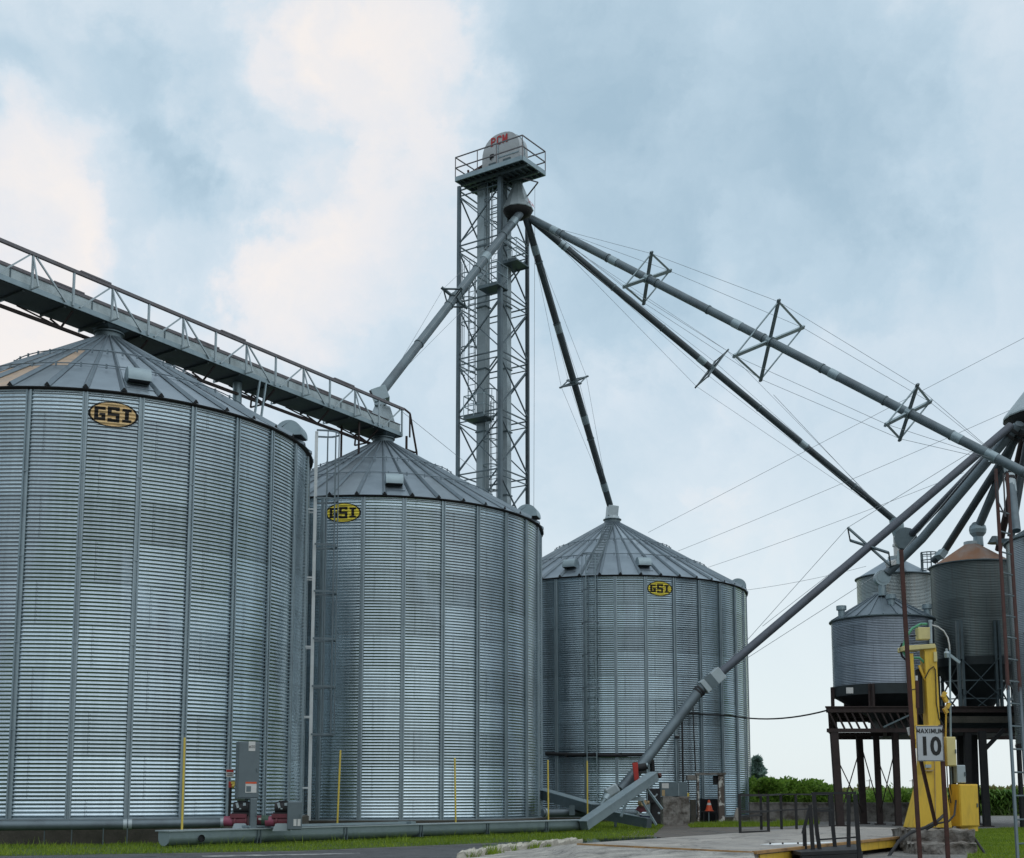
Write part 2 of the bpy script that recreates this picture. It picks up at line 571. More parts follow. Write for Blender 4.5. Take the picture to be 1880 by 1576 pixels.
def text_mesh(body, size, origin, X, Z, name, mat, parent, bold=0.0, lift=0.004, wide=1.0):
    """flat lettering with its middle at origin, reading along X with Z up"""
    cu = bpy.data.curves.new('lettering', 'FONT')
    cu.body = body
    cu.size = size
    cu.align_x = 'CENTER'
    cu.align_y = 'CENTER'
    cu.offset = bold
    cu.resolution_u = 3
    ob = bpy.data.objects.new('lettering', cu)
    col.objects.link(ob)
    dg = bpy.context.evaluated_depsgraph_get()
    me = bpy.data.meshes.new_from_object(ob.evaluated_get(dg))
    vs = [v.co.copy() for v in me.vertices]
    fs = [tuple(p.vertices) for p in me.polygons]
    bpy.data.objects.remove(ob)
    bpy.data.curves.remove(cu)
    bpy.data.meshes.remove(me)
    X, Z, origin = V(X).normalized(), V(Z).normalized(), V(origin)
    nrm = X.cross(Z)
    mb = MB()
    mb.add([origin + X * (v.x * wide) + Z * v.y + nrm * lift for v in vs], fs)
    return mb.build(name, mat, parent, smooth=False)


STROKES = {     # block letters as strokes on a 0..1 grid
    'P': [((.1, 0), (.1, 1)), ((.1, .94), (.75, .94)), ((.1, .48), (.75, .48)), ((.82, .54), (.82, .88)), ((-.06, .04), (.32, .04)), ((-.06, .95), (.1, .95))],
    'C': [((.12, .16), (.12, .84)), ((.2, .94), (.8, .94)), ((.2, .06), (.8, .06)), ((.14, .82), (.22, .93)), ((.14, .18), (.22, .07)), ((.86, .72), (.86, .97)), ((.86, .08), (.86, .24))],
    'M': [((.08, 0), (.08, 1)), ((.92, 0), (.92, 1)), ((.1, .96), (.5, .2)), ((.9, .96), (.5, .2)), ((-.06, .04), (.22, .04)), ((.78, .04), (1.06, .04))],
    'A': [((.02, 0), (.5, 1)), ((.98, 0), (.5, 1)), ((.2, .3), (.8, .3))],
    'X': [((.02, 0), (.98, 1)), ((.98, 0), (.02, 1))],
    'I': [((.5, 0), (.5, 1))],
    'U': [((.08, .15), (.08, 1)), ((.92, .15), (.92, 1)), ((.16, .05), (.84, .05)), ((.09, .17), (.2, .06)), ((.91, .17), (.8, .06))],
}


def stroke_text(word, w, h, gap, sw, origin, X, Z, name, mat, parent, lift=0.006, serif=True):
    X, Z, origin = V(X).normalized(), V(Z).normalized(), V(origin)
    nrm = X.cross(Z)
    ws = [w * (.4 if ch == 'I' else 1) for ch in word]
    x = -(sum(ws) + gap * (len(word) - 1)) / 2
    mb = MB()
    for ch, cw_ in zip(word, ws):
        st = STROKES[ch]
        if not serif and ch == 'M':
            st = st[:4]
        for (a, b) in st:
            p = origin + X * (x + (a[0] if ch != 'I' else .5) * cw_) + Z * ((a[1] - .5) * h) + nrm * lift
            q = origin + X * (x + (b[0] if ch != 'I' else .5) * cw_) + Z * ((b[1] - .5) * h) + nrm * lift
            lift += 0.0004
            d = (q - p).normalized()
            s_ = d.cross(nrm) * (sw / 2)
            mb.add([p - s_, q - s_, q + s_, p + s_], [(0, 1, 2, 3)])
        x += cw_ + gap
    return mb.build(name, mat, parent, smooth=False)


# ------------------------------------------------------------------ ground
def flat(name, poly, z, mat, k='structure'):
    mb = MB()
    mb.add([(p[0], p[1], z) for p in poly], [tuple(range(len(poly)))])
    o = mb.build(name, mat, smooth=False)
    if o.data.polygons[0].normal.z < 0:
        o.data.flip_normals()
    return kind(o, k)


def ground_mat(name, c1, c2, c3, s1, s2, rough=0.9, bump=0.4, wet=0.0, crack=0.0):
    m, t, b, L = new_mat(name)
    tc = t.nodes.new('ShaderNodeTexCoord')
    n = t.nodes.new('ShaderNodeTexNoise')
    setin(n, Scale=s1, Detail=9.0, Roughness=0.65, Distortion=0.3)
    L.new(tc.outputs['Object'], n.inputs['Vector'])
    rp = t.nodes.new('ShaderNodeValToRGB')
    rp.color_ramp.elements[0].position = 0.32
    rp.color_ramp.elements[0].color = (*c1, 1)
    rp.color_ramp.elements[1].position = 0.68
    rp.color_ramp.elements[1].color = (*c2, 1)
    L.new(n.outputs['Fac'], rp.inputs['Fac'])
    v = t.nodes.new('ShaderNodeTexVoronoi')
    v.inputs['Scale'].default_value = s2
    L.new(tc.outputs['Object'], v.inputs['Vector'])
    mx = t.nodes.new('ShaderNodeMix')
    mx.data_type = 'RGBA'
    mx.blend_type = 'MIX'
    sepc = t.nodes.new('ShaderNodeSeparateColor')
    L.new(v.outputs['Color'], sepc.inputs[0])
    L.new(mth(t, 'MULTIPLY', mth(t, 'POWER', sepc.outputs[0], 2.0), 0.8), mx.inputs[0])
    L.new(rp.outputs['Color'], mx.inputs[6])
    mx.inputs[7].default_value = (*c3, 1)
    last = mx.outputs[2]
    # fine grit, and stains of a larger size
    for (sc2, lo2, hi2, dk) in ((60.0, 0.42, 0.60, 0.72), (1.7, 0.50, 0.68, 0.62)):
        g2 = t.nodes.new('ShaderNodeTexNoise')
        setin(g2, Scale=sc2, Detail=6.0, Roughness=0.7)
        L.new(tc.outputs['Object'], g2.inputs['Vector'])
        r2 = t.nodes.new('ShaderNodeMapRange')
        L.new(g2.outputs['Fac'], r2.inputs['Value'])
        r2.inputs['From Min'].default_value = lo2
        r2.inputs['From Max'].default_value = hi2
        r2.inputs['To Min'].default_value = 1.12
        r2.inputs['To Max'].default_value = dk
        h2 = t.nodes.new('ShaderNodeHueSaturation')
        L.new(last, h2.inputs['Color'])
        L.new(r2.outputs[0], h2.inputs['Value'])
        last = h2.outputs[0]
    if crack:
        wv = t.nodes.new('ShaderNodeTexNoise')
        setin(wv, Scale=2.0, Detail=5.0)
        L.new(tc.outputs['Object'], wv.inputs['Vector'])
        va = t.nodes.new('ShaderNodeVectorMath')
        va.operation = 'ADD'
        L.new(tc.outputs['Object'], va.inputs[0])
        L.new(wv.outputs['Color'], va.inputs[1])
        vc = t.nodes.new('ShaderNodeTexVoronoi')
        vc.feature = 'DISTANCE_TO_EDGE'
        vc.inputs['Scale'].default_value = crack
        L.new(va.outputs[0], vc.inputs['Vector'])
        rc_ = t.nodes.new('ShaderNodeMapRange')
        L.new(vc.outputs['Distance'], rc_.inputs['Value'])
        rc_.inputs['From Min'].default_value = 0.0
        rc_.inputs['From Max'].default_value = 0.022
        rc_.inputs['To Min'].default_value = 0.75
        rc_.inputs['To Max'].default_value = 0.0
        mc = t.nodes.new('ShaderNodeMix')
        mc.data_type = 'RGBA'
        L.new(rc_.outputs[0], mc.inputs[0])
        L.new(last, mc.inputs[6])
        mc.inputs[7].default_value = (0.035, 0.032, 0.028, 1)
        last = mc.outputs[2]
    L.new(last, b.inputs['Base Color'])
    if wet:
        mr = t.nodes.new('ShaderNodeMapRange')
        L.new(n.outputs['Fac'], mr.inputs['Value'])
        mr.inputs['From Min'].default_value = 0.4
        mr.inputs['From Max'].default_value = 0.55
        mr.inputs['To Min'].default_value = rough - wet
        mr.inputs['To Max'].default_value = rough
        L.new(mr.outputs[0], b.inputs['Roughness'])
    else:
        b.inputs['Roughness'].default_value = rough
    bp = t.nodes.new('ShaderNodeBump')
    bp.inputs['Strength'].default_value = bump
    bp.inputs['Distance'].default_value = 0.03
    L.new(v.outputs['Distance'], bp.inputs['Height'])
    L.new(bp.outputs[0], b.inputs['Normal'])
    return m


M['soil'] = ground_mat('field_soil', (0.05, 0.075, 0.02), (0.09, 0.10, 0.035), (0.07, 0.06, 0.04), 0.08, 6)
M['gravel'] = ground_mat('grey_gravel', (0.085, 0.083, 0.08), (0.20, 0.192, 0.18), (0.30, 0.29, 0.275), 0.35, 22, bump=0.7)
M['asphalt'] = ground_mat('worn_asphalt', (0.045, 0.047, 0.052), (0.085, 0.085, 0.09), (0.12, 0.12, 0.12), 0.5, 45, rough=0.8, wet=0.3, crack=0.5)
M['slab'] = ground_mat('broken_concrete_apron', (0.13, 0.125, 0.12), (0.52, 0.49, 0.43), (0.36, 0.34, 0.31), 1.3, 14, bump=0.6, crack=0.8)
M['turf'] = ground_mat('mown_turf', (0.03, 0.06, 0.008), (0.065, 0.11, 0.015), (0.05, 0.07, 0.02), 0.7, 30)
M['mud'] = ground_mat('brown_wet_dirt', (0.07, 0.055, 0.042), (0.16, 0.135, 0.11), (0.12, 0.11, 0.1), 0.6, 20, rough=0.75, wet=0.4)


def blade_mat(name, c1, c2, scale=0.8):
    m, t, b, L = new_mat(name)
    g = t.nodes.new('ShaderNodeNewGeometry')
    n = t.nodes.new('ShaderNodeTexNoise')
    setin(n, Scale=scale, Detail=5.0)
    L.new(g.outputs['Position'], n.inputs['Vector'])
    v = mth(t, 'ADD', mth(t, 'MULTIPLY', n.outputs['Fac'], 0.9), mth(t, 'MULTIPLY', g.outputs['Random Per Island'], 0.6))
    mx = t.nodes.new('ShaderNodeMix')
    mx.data_type = 'RGBA'
    L.new(mth(t, 'SUBTRACT', v, 0.25), mx.inputs[0])
    mx.inputs[6].default_value = (*c1, 1)
    mx.inputs[7].default_value = (*c2, 1)
    L.new(mx.outputs[2], b.inputs['Base Color'])
    b.inputs['Roughness'].default_value = 0.6
    tr = t.nodes.new('ShaderNodeBsdfTranslucent')
    L.new(mx.outputs[2], tr.inputs['Color'])
    ms = t.nodes.new('ShaderNodeMixShader')
    ms.inputs[0].default_value = 0.4
    L.new(b.outputs[0], ms.inputs[1])
    L.new(tr.outputs[0], ms.inputs[2])
    L.new(ms.outputs[0], t.nodes['Material Output'].inputs['Surface'])
    return m


M['blade'] = blade_mat('grass_blades', (0.085, 0.17, 0.006), (0.32, 0.42, 0.03))
M['weed'] = blade_mat('pale_weeds', (0.10, 0.17, 0.04), (0.34, 0.40, 0.20))
M['corn'] = blade_mat('corn_leaves', (0.075, 0.19, 0.028), (0.25, 0.40, 0.07), 0.4)
M['tassel'] = blade_mat('corn_tassels', (0.16, 0.15, 0.05), (0.28, 0.25, 0.09), 0.4)
M['leaf'] = blade_mat('bush_leaves', (0.08, 0.20, 0.025), (0.34, 0.52, 0.08), 1.1)
M['needle'] = blade_mat('spruce_needles', (0.13, 0.20, 0.18), (0.24, 0.33, 0.30), 0.5)
M['bark'] = surf('bark', (0.07, 0.05, 0.035), (0.035, 0.028, 0.02), 0.95, 0, 4, bump=0.6)

W4 = [(-2500, -400), (2500, -400), (2500, 4000), (-2500, 4000)]
flat('ground', W4, -0.012, M['soil'])
flat('gravel_yard', [(-40, 2), (45, 2), (60, 72), (-60, 76)], -0.006, M['gravel'])


def gp(*pts, z=0.0):
    return [tuple(G(u, v, z)[:2]) for u, v in pts]


# the asphalt drive in front of the verge, with the broken apron beside it
flat('road', gp((-300, 1640), (-200, 1580), (0, 1573), (300, 1568), (560, 1563), (800, 1553), (1000, 1545), (1120, 1541), (1180, 1543), (1060, 1551), (960, 1560), (905, 1567), (860, 1576), (760, 1640)), 0.0, M['asphalt'])
def ramp(name, pts, mat):
    v = [G(u, w, z) for u, w, z in pts]
    c = sum(v, V((0, 0, 0))) / len(v)
    mb = MB()
    mb.add(v + [c], [(i, (i + 1) % len(v), len(v)) for i in range(len(v))])
    o = mb.build(name, mat)
    if o.data.polygons[0].normal.z < 0:
        o.data.flip_normals()
    return kind(o, 'structure')


ramp('broken_apron', [(700, 1700, .03), (850, 1576, .02), (905, 1566, .02), (960, 1560, .05), (1000, 1556, .14), (1035, 1551.8, .24), (1060, 1548.6, .292), (1170, 1553.6, .292), (1383, 1564.2, .292), (1392, 1600, .2), (1420, 1700, .15)], M['slab'])
flat('dirt_patch', gp((1190, 1521), (1230, 1513), (1420, 1516), (1560, 1512), (1480, 1524), (1330, 1530), (1150, 1546), (1110, 1543)), 0.001, M['mud'])

M['conc_pale'] = ground_mat('worn_concrete_deck', (0.17, 0.15, 0.13), (0.47, 0.435, 0.385), (0.33, 0.30, 0.27), 0.9, 10, rough=0.75, bump=0.4, wet=0.25, crack=0.45)
wm, wt, wb, wl_ = new_mat('puddle_water')
wb.inputs['Base Color'].default_value = (0.025, 0.025, 0.022, 1)
wb.inputs['Roughness'].default_value = 0.03
wb.inputs['IOR'].default_value = 1.33
wnn = wt.nodes.new('ShaderNodeTexNoise')
setin(wnn, Scale=5.0, Detail=3.0)
wbp = wt.nodes.new('ShaderNodeBump')
wbp.inputs['Strength'].default_value = 0.02
wl_.new(wnn.outputs['Fac'], wbp.inputs['Height'])
wl_.new(wbp.outputs[0], wb.inputs['Normal'])
flat('puddle_water', gp((880, 1552), (960, 1547), (1040, 1541.5), (1120, 1538.5), (1195, 1536), (1222, 1539), (1195, 1543), (1130, 1546), (1062, 1550.5), (1000, 1553.5), (930, 1556)), 0.005, wm)
# a worn white line on the asphalt
flat('road_marking', gp((370, 1571.5), (520, 1569), (660, 1566.5), (662, 1568.2), (520, 1571), (372, 1573.8)), 0.004, surf('worn_white_road_paint', (0.42, 0.42, 0.40), (0.09, 0.09, 0.095), 0.8, 0, 2.5, lo=0.42, hi=0.6, amt=1.0))

# grass
verge = gp((-260, 1580), (0, 1572), (300, 1567), (560, 1562), (800, 1552), (1000, 1544), (1120, 1540), (1200, 1535), (1210, 1524), (1225, 1513), (1180, 1506), (1000, 1512), (640, 1522), (300, 1538), (0, 1540), (-260, 1540))
lawn = gp((1770, 1660), (1778, 1550), (1785, 1523), (1900, 1519), (2100, 1519), (2200, 1660))
tuft = gp((1262, 1515), (1340, 1511), (1430, 1512), (1436, 1518), (1350, 1519), (1268, 1520))
side = gp((1420, 1513), (1500, 1509), (1505, 1513), (1430, 1519))
far_v = gp((1700, 1497), (2400, 1497), (2400, 1491), (1400, 1491), (1400, 1494))
flat('verge_turf', verge, -0.002, M['turf'])
flat('lawn_turf', lawn, -0.002, M['turf'])
flat('tuft_turf', tuft, -0.0015, M['turf'])
flat('far_verge_turf', far_v, -0.002, M['turf'])


def in_poly(pts, poly):
    x, y = pts[:, 0], pts[:, 1]
    ins = np.zeros(len(pts), bool)
    n = len(poly)
    for i in range(n):
        x1, y1 = poly[i]
        x2, y2 = poly[(i + 1) % n]
        c = ((y1 > y) != (y2 > y)) & (x < (x2 - x1) * (y - y1) / (y2 - y1 + 1e-12) + x1)
        ins ^= c
    return ins


def blades(name, poly, n, h0, h1, mat, w=0.012, clip=None, keep=None):
    pl = np.array(poly)
    lo, hi = pl.min(0), pl.max(0)
    if clip:
        lo = np.maximum(lo, clip[0])
        hi = np.minimum(hi, clip[1])
    p = lo + rng.random((n * 4, 2)) * (hi - lo)
    p = p[in_poly(p, poly)]
    if keep is not None:
        p = p[keep(p)]
    p = p[:n]
    n = len(p)
    clump = 0.75 + 0.5 * np.sin(p[:, 0] * 2.3 + 1.1 * np.sin(p[:, 1] * 1.7)) * np.sin(p[:, 1] * 3.1 + p[:, 0])
    h = (h0 + (h1 - h0) * rng.random(n)) * np.clip(clump, 0.5, 1.4)
    a = rng.random(n) * 2 * PI
    ln = h * (0.2 + 0.6 * rng.random(n))
    b = rng.random(n) * 2 * PI
    v = np.zeros((n, 3, 3))
    v[:, 0, :2] = p + np.c_[np.cos(a), np.sin(a)] * w / 2
    v[:, 1, :2] = p - np.c_[np.cos(a), np.sin(a)] * w / 2
    v[:, 2, :2] = p + np.c_[np.cos(b), np.sin(b)] * ln[:, None]
    v[:, 2, 2] = h
    v[:, :2, 2] = -0.003
    f = np.arange(n * 3).reshape(n, 3)
    return kind(raw(name, v.reshape(-1, 3), f, mat, smooth=False), 'stuff')


blades('verge_grass', verge, 70000, 0.04, 0.12, M['blade'], 0.016)
blades('verge_weeds', verge, 5000, 0.10, 0.30, M['blade'], 0.022, keep=lambda p: np.sin(p[:, 0] * 1.9 + np.sin(p[:, 1] * 1.3) * 2) * np.sin(p[:, 1] * 2.1 + p[:, 0] * .7) > 0.35)
blades('lawn_grass', lawn, 60000, 0.03, 0.09, M['blade'], 0.016, clip=((5, 22), (26, 50)))
blades('tuft_grass', tuft, 9000, 0.05, 0.18, M['blade'], 0.02)
blades('weedy_grass', side, 3000, 0.08, 0.25, M['blade'], 0.025)
blades('far_verge_grass', far_v, 30000, 0.35, 0.95, M['weed'], 0.05, clip=((14, 70), (60, 95)))

# ------------------------------------------------------------------ corrugated round bins
def wall_mesh(name, r, z0, H, pitch, amp, nseg, mat, root, cx, cy, per=6, a0=0.0):
    n = int(round(H / pitch)) * per + 1
    zs = np.linspace(0, H, n)
    rad = r + amp * np.cos(2 * PI * zs / pitch)
    t = np.arange(nseg) * 2 * PI / nseg
    x = rad[:, None] * np.sin(t)[None]
    y = -rad[:, None] * np.cos(t)[None]
    loc = V(root.location)
    vv = np.stack([x + cx - loc.x, y + cy - loc.y, np.repeat(zs[:, None], nseg, 1) + z0 - loc.z], -1).reshape(-1, 3)
    i = np.arange(n - 1)[:, None] * nseg
    k = np.arange(nseg)[None]
    k2 = (k + 1) % nseg
    f = np.stack([i + k, i + k2, i + nseg + k2, i + nseg + k], -1).reshape(-1, 4)
    return raw(name, vv, f, mat, root)


def cyl(cx, cy, r, a, z):
    return V((cx + r * math.sin(a), cy - r * math.cos(a), z))


def emblem(root, cx, cy, r, a, zc, pitch, amp, z0, paint, w=1.26, h=0.70):
    """painted oval emblem with block letters, following the corrugation"""
    nx, ny = 170, 96
    sw, sh = 0.16, 0.24

    def rect(u, v, x0, x1, y0, y1):
        return x0 <= u <= x1 and y0 <= v <= y1

    def black(u, v):
        e = (u * u + v * v)
        if e > 0.83:
            return True
        if rect(u, v, -0.76, -0.32, -0.53, 0.53):          # G
            if u < -0.76 + sw or v > 0.53 - sh or v < -0.53 + sh:
                if not (u > -0.32 - 0.02 and abs(v) > 0.49):
                    return True
            if u > -0.32 - sw and (v < 0.06 or v > 0.3):
                return True
            if u > -0.56 and -0.14 < v < 0.06:
                return True
        if rect(u, v, -0.23, 0.25, -0.60, 0.60):           # S
            if v > 0.60 - sh or v < -0.60 + sh or abs(v) < sh / 2:
                return True
            if u < -0.23 + sw and (v > 0 or v < -0.3):
                return True
            if u > 0.25 - sw and (v < 0 or v > 0.3):
                return True
        if rect(u, v, 0.35, 0.73, -0.52, 0.52):            # I
            if v > 0.52 - sh * 0.85 or v < -0.52 + sh * 0.85 or abs(u - 0.54) < sw / 2:
                return True
        return False
    mb = MB()
    idx = {}
    for j in range(ny + 1):
        for i in range(nx + 1):
            u, v = -1 + 2 * i / nx, -1 + 2 * j / ny
            z = zc + v * h / 2
            rr = r + amp * math.cos(2 * PI * (z - z0) / pitch) + 0.007
            idx[i, j] = len(mb.v)
            mb.v.append(tuple(cyl(cx, cy, rr, a + u * w / 2 / r, z)))
    for j in range(ny):
        for i in range(nx):
            u, v = -1 + (2 * i + 1) / nx, -1 + (2 * j + 1) / ny
            if u * u + v * v > 1:
                continue
            mb.f.append((idx[i, j], idx[i + 1, j], idx[i + 1, j + 1], idx[i, j + 1]))
            mb.mi.append(1 if black(u, v) else 0)
    return mb.build('emblem', [paint, M['letter_black']], root, ang=80)


def roof_vent(root, cx, cy, a, rv, zr, tan, w=0.68, s=1.0):
    """gooseneck vent: half-round hood with an open dark mouth facing the eave"""
    er = V((math.sin(a), -math.cos(a), 0))
    et = V((math.cos(a), math.sin(a), 0))
    c = V((cx, cy, 0)) + er * rv + V((0, 0, zr + 0.10 * s))
    R_ = 0.42 * s
    w *= s
    poly = []
    for k in range(15):
        t = PI * k / 14
        poly.append(c - er * (R_ * math.cos(t)) + V((0, 0, R_ * math.sin(t) * 0.95)))
    poly.append(c + er * R_ + V((0, 0, -0.07)))
    poly.append(c + er * (R_ * 0.15) + V((0, 0, -0.07)))
    poly.append(c + er * (R_ * 0.05) + V((0, 0, -0.02 - 0.30 * R_)))
    poly.append(c - er * R_ + V((0, 0, 0.05)))
    mb = MB()
    mb.prism([p - et * (w / 2) for p in poly], et * w)
    v = mb.build('roof_vent', M['galv'], root, ang=25)
    mb = MB()
    mb.box(c + er * (R_ * 0.56) + V((0, 0, -0.085)), w * 0.92, R_ * 0.74, 0.02, et, er)
    mb.build('vent_mouth', M['dark'], v, smooth=False)
    mb = MB()
    base = V((cx, cy, 0)) + er * (rv + 0.05) + V((0, 0, zr - 0.05 * tan + 0.005))
    sl = V((er.x, er.y, -tan)).normalized()
    mb.box(base, w * 1.2, 1.0 * s, 0.02, et, sl)
    mb.build('vent_flashing', M['roof'], v, smooth=False)


def caged_ladder(root, cx, cy, r, a, z0, z1, cage0, up=1.0, wdt=0.45, off=0.22, rail_mat=None, hoop_gap=1.5):
    er = V((math.sin(a), -math.cos(a), 0))
    et = V((math.cos(a), math.sin(a), 0))
    c = V((cx, cy, 0)) + er * (r + off)
    mb = MB()
    for s in (-1, 1):
        mb.beam(c + et * (s * wdt / 2) + V((0, 0, z0)), c + et * (s * wdt / 2) + V((0, 0, z1 + up)), 0.035, 0.10, up=er)
    z = z0 + 0.2
    while z < z1 + up - 0.05:
        mb.tube([c - et * (wdt / 2) + V((0, 0, z)), c + et * (wdt / 2) + V((0, 0, z))], 0.014, 6)
        z += 0.305
    z = z0 + 1.0
    while z < z1:
        for s in (-1, 1):
            mb.beam(c + et * (s * wdt / 2) + V((0, 0, z)), c + et * (s * wdt / 2) - er * off + V((0, 0, z)), 0.03, 0.05)
        z += 2.2
    lad = mb.build('ladder', rail_mat or M['ladder'], root)
    mb = MB()
    hs = []
    z = cage0
    while z <= z1 + up + 0.01:
        hs.append(z)
        z += hoop_gap
    hs[-1] = z1 + up
    rad = 0.37
    cc = c + er * 0.36
    arc = [(-1.0, -0.36), (-1.0, 0.0)]
    for k in range(9):
        t = PI * (k / 8)
        arc.append((-math.cos(t), math.sin(t)))
    arc.append((1.0, -0.36))
    for z in hs:
        pts = []
        for (x, y) in arc:
            pts.append(cc + et * (x * rad) + er * (y * rad if y > 0 else y) + V((0, 0, z)))
        for p, q in zip(pts[:-1], pts[1:]):
            mb.beam(p, q, 0.012, 0.06)
    for t in (0.0, PI / 4, PI / 2, 3 * PI / 4, PI):
        p = cc - et * (math.cos(t) * rad * 0.98) + er * (math.sin(t) * rad * 0.98)
        mb.beam(p + V((0, 0, cage0)), p + V((0, 0, z1 + up)), 0.035, 0.012, up=et)
    mb.build('safety_cage', M['pipe'], lad, smooth=False)


STIFF = [(-.072, 0), (-.072, .048), (-.030, .055), (-.022, .018), (.022, .018), (.030, .055), (.072, .048), (.072, 0)]


def grain_bin(label, cx, cy, z0, r, nst, ph, npan, paint, emb_a, wall_col, vents, tans={}, seed=1, tan=0.60, ribs=0.5):
    H = 11.176
    root = thing('grain_bin', label, 'grain bin', (cx, cy, 0), 'large corrugated grain bins')
    nr = random.Random(seed)
    wm_ = sheet_metal('corrugated_wall_sheets', wall_col, 0.16, nst // 2, ph)
    pitch, amp = 0.1016, 0.0185
    wall_mesh('wall', r, z0, H, pitch, amp, 168, wm_, root, cx, cy)
    for k in range(nst):
        a = ph + k * 2 * PI / nst
        er = V((math.sin(a), -math.cos(a), 0))
        et = V((math.cos(a), math.sin(a), 0))
        b = V((cx, cy, z0 + 0.02)) + er * (r + 0.009)
        mb = MB()
        mb.prism([b + et * x + er * y for x, y in STIFF], (0, 0, H - 0.06))
        for j in range(1, 5):                                    # splice joints
            zz = j * 2.235
            mb.box(b + er * 0.058 + V((0, 0, zz)), 0.135, 0.008, 0.02, et, er)
        mb.build('stiffener', M['stiff'], root, smooth=False)
    # concrete pad and base angle
    mb = MB()
    mb.lathe([(r + 0.22, -0.05), (r + 0.22, z0 - 0.03), (r + 0.16, z0 - 0.002), (r - 0.2, z0 - 0.002)], (cx, cy, 0), 96)
    mb.build('foundation', M['conc_dark'], root)
    mb = MB()
    mb.lathe([(r + 0.09, z0 - 0.002), (r + 0.09, z0 + 0.015), (r + 0.012, z0 + 0.02), (r + 0.012, z0 + 0.05)], (cx, cy, 0), 96)
    mb.build('base_ring', M['stiff'], root)
    # roof
    ze = z0 + H
    re, rc = r + 0.13, 0.40
    zr = lambda rad: ze + 0.03 + (re - rad) * tan
    mb = MB()
    mb.lathe([(r + 0.022, ze - 0.03), (r + 0.05, ze + 0.02), (re - 0.01, ze + 0.0), (re, ze + 0.03)], (cx, cy, 0), 126)
    mb.build('eave_flashing', M['black'], root)
    mb = MB()
    tiers = [re, re * 0.64, re * 0.36, rc]
    for k in range(npan):
        a1, a2 = ph + (k + ribs) * 2 * PI / npan, ph + (k + 1 + ribs) * 2 * PI / npan
        for j in range(3):
            ra, rb = tiers[j], tiers[j + 1]
            lap = 0.012 * (j)
            # a shallow flute down the middle of the sheet
            am = (a1 + a2) / 2
            q = [cyl(cx, cy, ra + (0.05 if j else 0), a1, zr(ra + (0.05 if j else 0)) + lap), cyl(cx, cy, ra + (0.05 if j else 0), am, zr(ra + (0.05 if j else 0)) + lap - 0.006),
                 cyl(cx, cy, ra + (0.05 if j else 0), a2, zr(ra + (0.05 if j else 0)) + lap),
                 cyl(cx, cy, rb, a2, zr(rb) + lap), cyl(cx, cy, rb, am, zr(rb) + lap - 0.003), cyl(cx, cy, rb, a1, zr(rb) + lap)]
            mi = 0
            if (k, j) in tans:
                mi = tans[(k, j)]
            elif nr.random() < 0.16:
                mi = 2
            mb.add(q, [(0, 1, 4, 5), (1, 2, 3, 4)], mi)
        # raised rib on the seam
        er = V((math.sin(a1), -math.cos(a1), 0))
        et = V((math.cos(a1), math.sin(a1), 0))
        hb, ht, wb_, wt_ = 0.10, 0.05, 0.085, 0.03
        o1 = V((cx, cy, 0)) + er * (re + 0.015) + V((0, 0, zr(re + 0.015) + 0.02))
        o2 = V((cx, cy, 0)) + er * rc + V((0, 0, zr(rc) + 0.04))
        vs = [o1 - et * wb_, o1 + et * wb_, o1 + et * 0.012 + V((0, 0, hb)), o1 - et * 0.012 + V((0, 0, hb)),
              o2 - et * wt_, o2 + et * wt_, o2 + et * 0.008 + V((0, 0, ht)), o2 - et * 0.008 + V((0, 0, ht))]
        mb.add(vs, [(0, 3, 7, 4), (3, 2, 6, 7), (2, 1, 5, 6)], 4)
        mb.add(vs[:4], [(0, 1, 2, 3)], 3)
    mb.build('roof', [M['roof'], M['roof_tan'], M['roof_light'], M['dark'], M['rib']], root, smooth=False)
    for fr in (0.70, 0.44):
        rr = re * fr
        mb = MB()
        pts = [cyl(cx, cy, rr, ph + k * 2 * PI / (npan * 2), zr(rr) + 0.16) for k in range(npan * 2)]
        mb.tube(pts, 0.016, 6, closed=True)
        for k in range(npan):
            a = ph + k * 2 * PI / npan
            mb.beam(cyl(cx, cy, rr, a, zr(rr) + 0.06), cyl(cx, cy, rr, a, zr(rr) + 0.20), 0.05, 0.03)
        mb.build('roof_ring', M['rib'], root)
    mb = MB()
    zt = zr(rc)
    mb.lathe([(rc + 0.18, zt - 0.09), (rc + 0.03, zt + 0.03), (rc + 0.02, zt + 0.20), (rc + 0.08, zt + 0.21), (rc + 0.08, zt + 0.25), (0.0, zt + 0.255)], (cx, cy, 0), 28)
    mb.build('peak_collar', M['galv_dark'], root)
    for (a, rv, s) in vents:
        roof_vent(root, cx, cy, a, rv, zr(rv), tan, s=s)
    emblem(root, cx, cy, r, emb_a, ze - 0.58, pitch, amp, z0, paint)
    return root, zr


B1 = (-12.752, 37.670, 0.62, 6.328, 28, 0.021)
B2 = (-5.194, 48.478, 0.38, 6.328, 28, 0.0042)
B3 = (5.260, 63.672, 0.20, 6.780, 30, -0.4867)
bin1, zr1 = grain_bin('nearest and biggest-looking grain bin with a faded tan oval emblem', *B1, 42, M['logo_tan'], 0.021 + 1.5 * 2 * PI / 28, (0.49, 0.575, 0.62),
                      [(0.47, 5.55, 0.9), (1.46, 6.0, 1.0), (2.05, 5.7, 1.0), (2.35, 5.4, 1.0)], tans={(40, 0): 1, (39, 0): 1, (41, 0): 2, (41, 1): 1, (40, 1): 2, (38, 1): 1, (0, 0): 0}, seed=3, ribs=0.5)
bin2, zr2 = grain_bin('middle grain bin with a yellow oval emblem half hidden behind a ladder cage', *B2, 42, M['logo_yellow'], 0.0042 - 0.5 * 2 * PI / 28, (0.49, 0.575, 0.62),
                      [(0.18, 5.55, 0.9), (1.33, 6.0, 1.0), (-0.9, 5.8, 1.0)], seed=5, ribs=0.77)
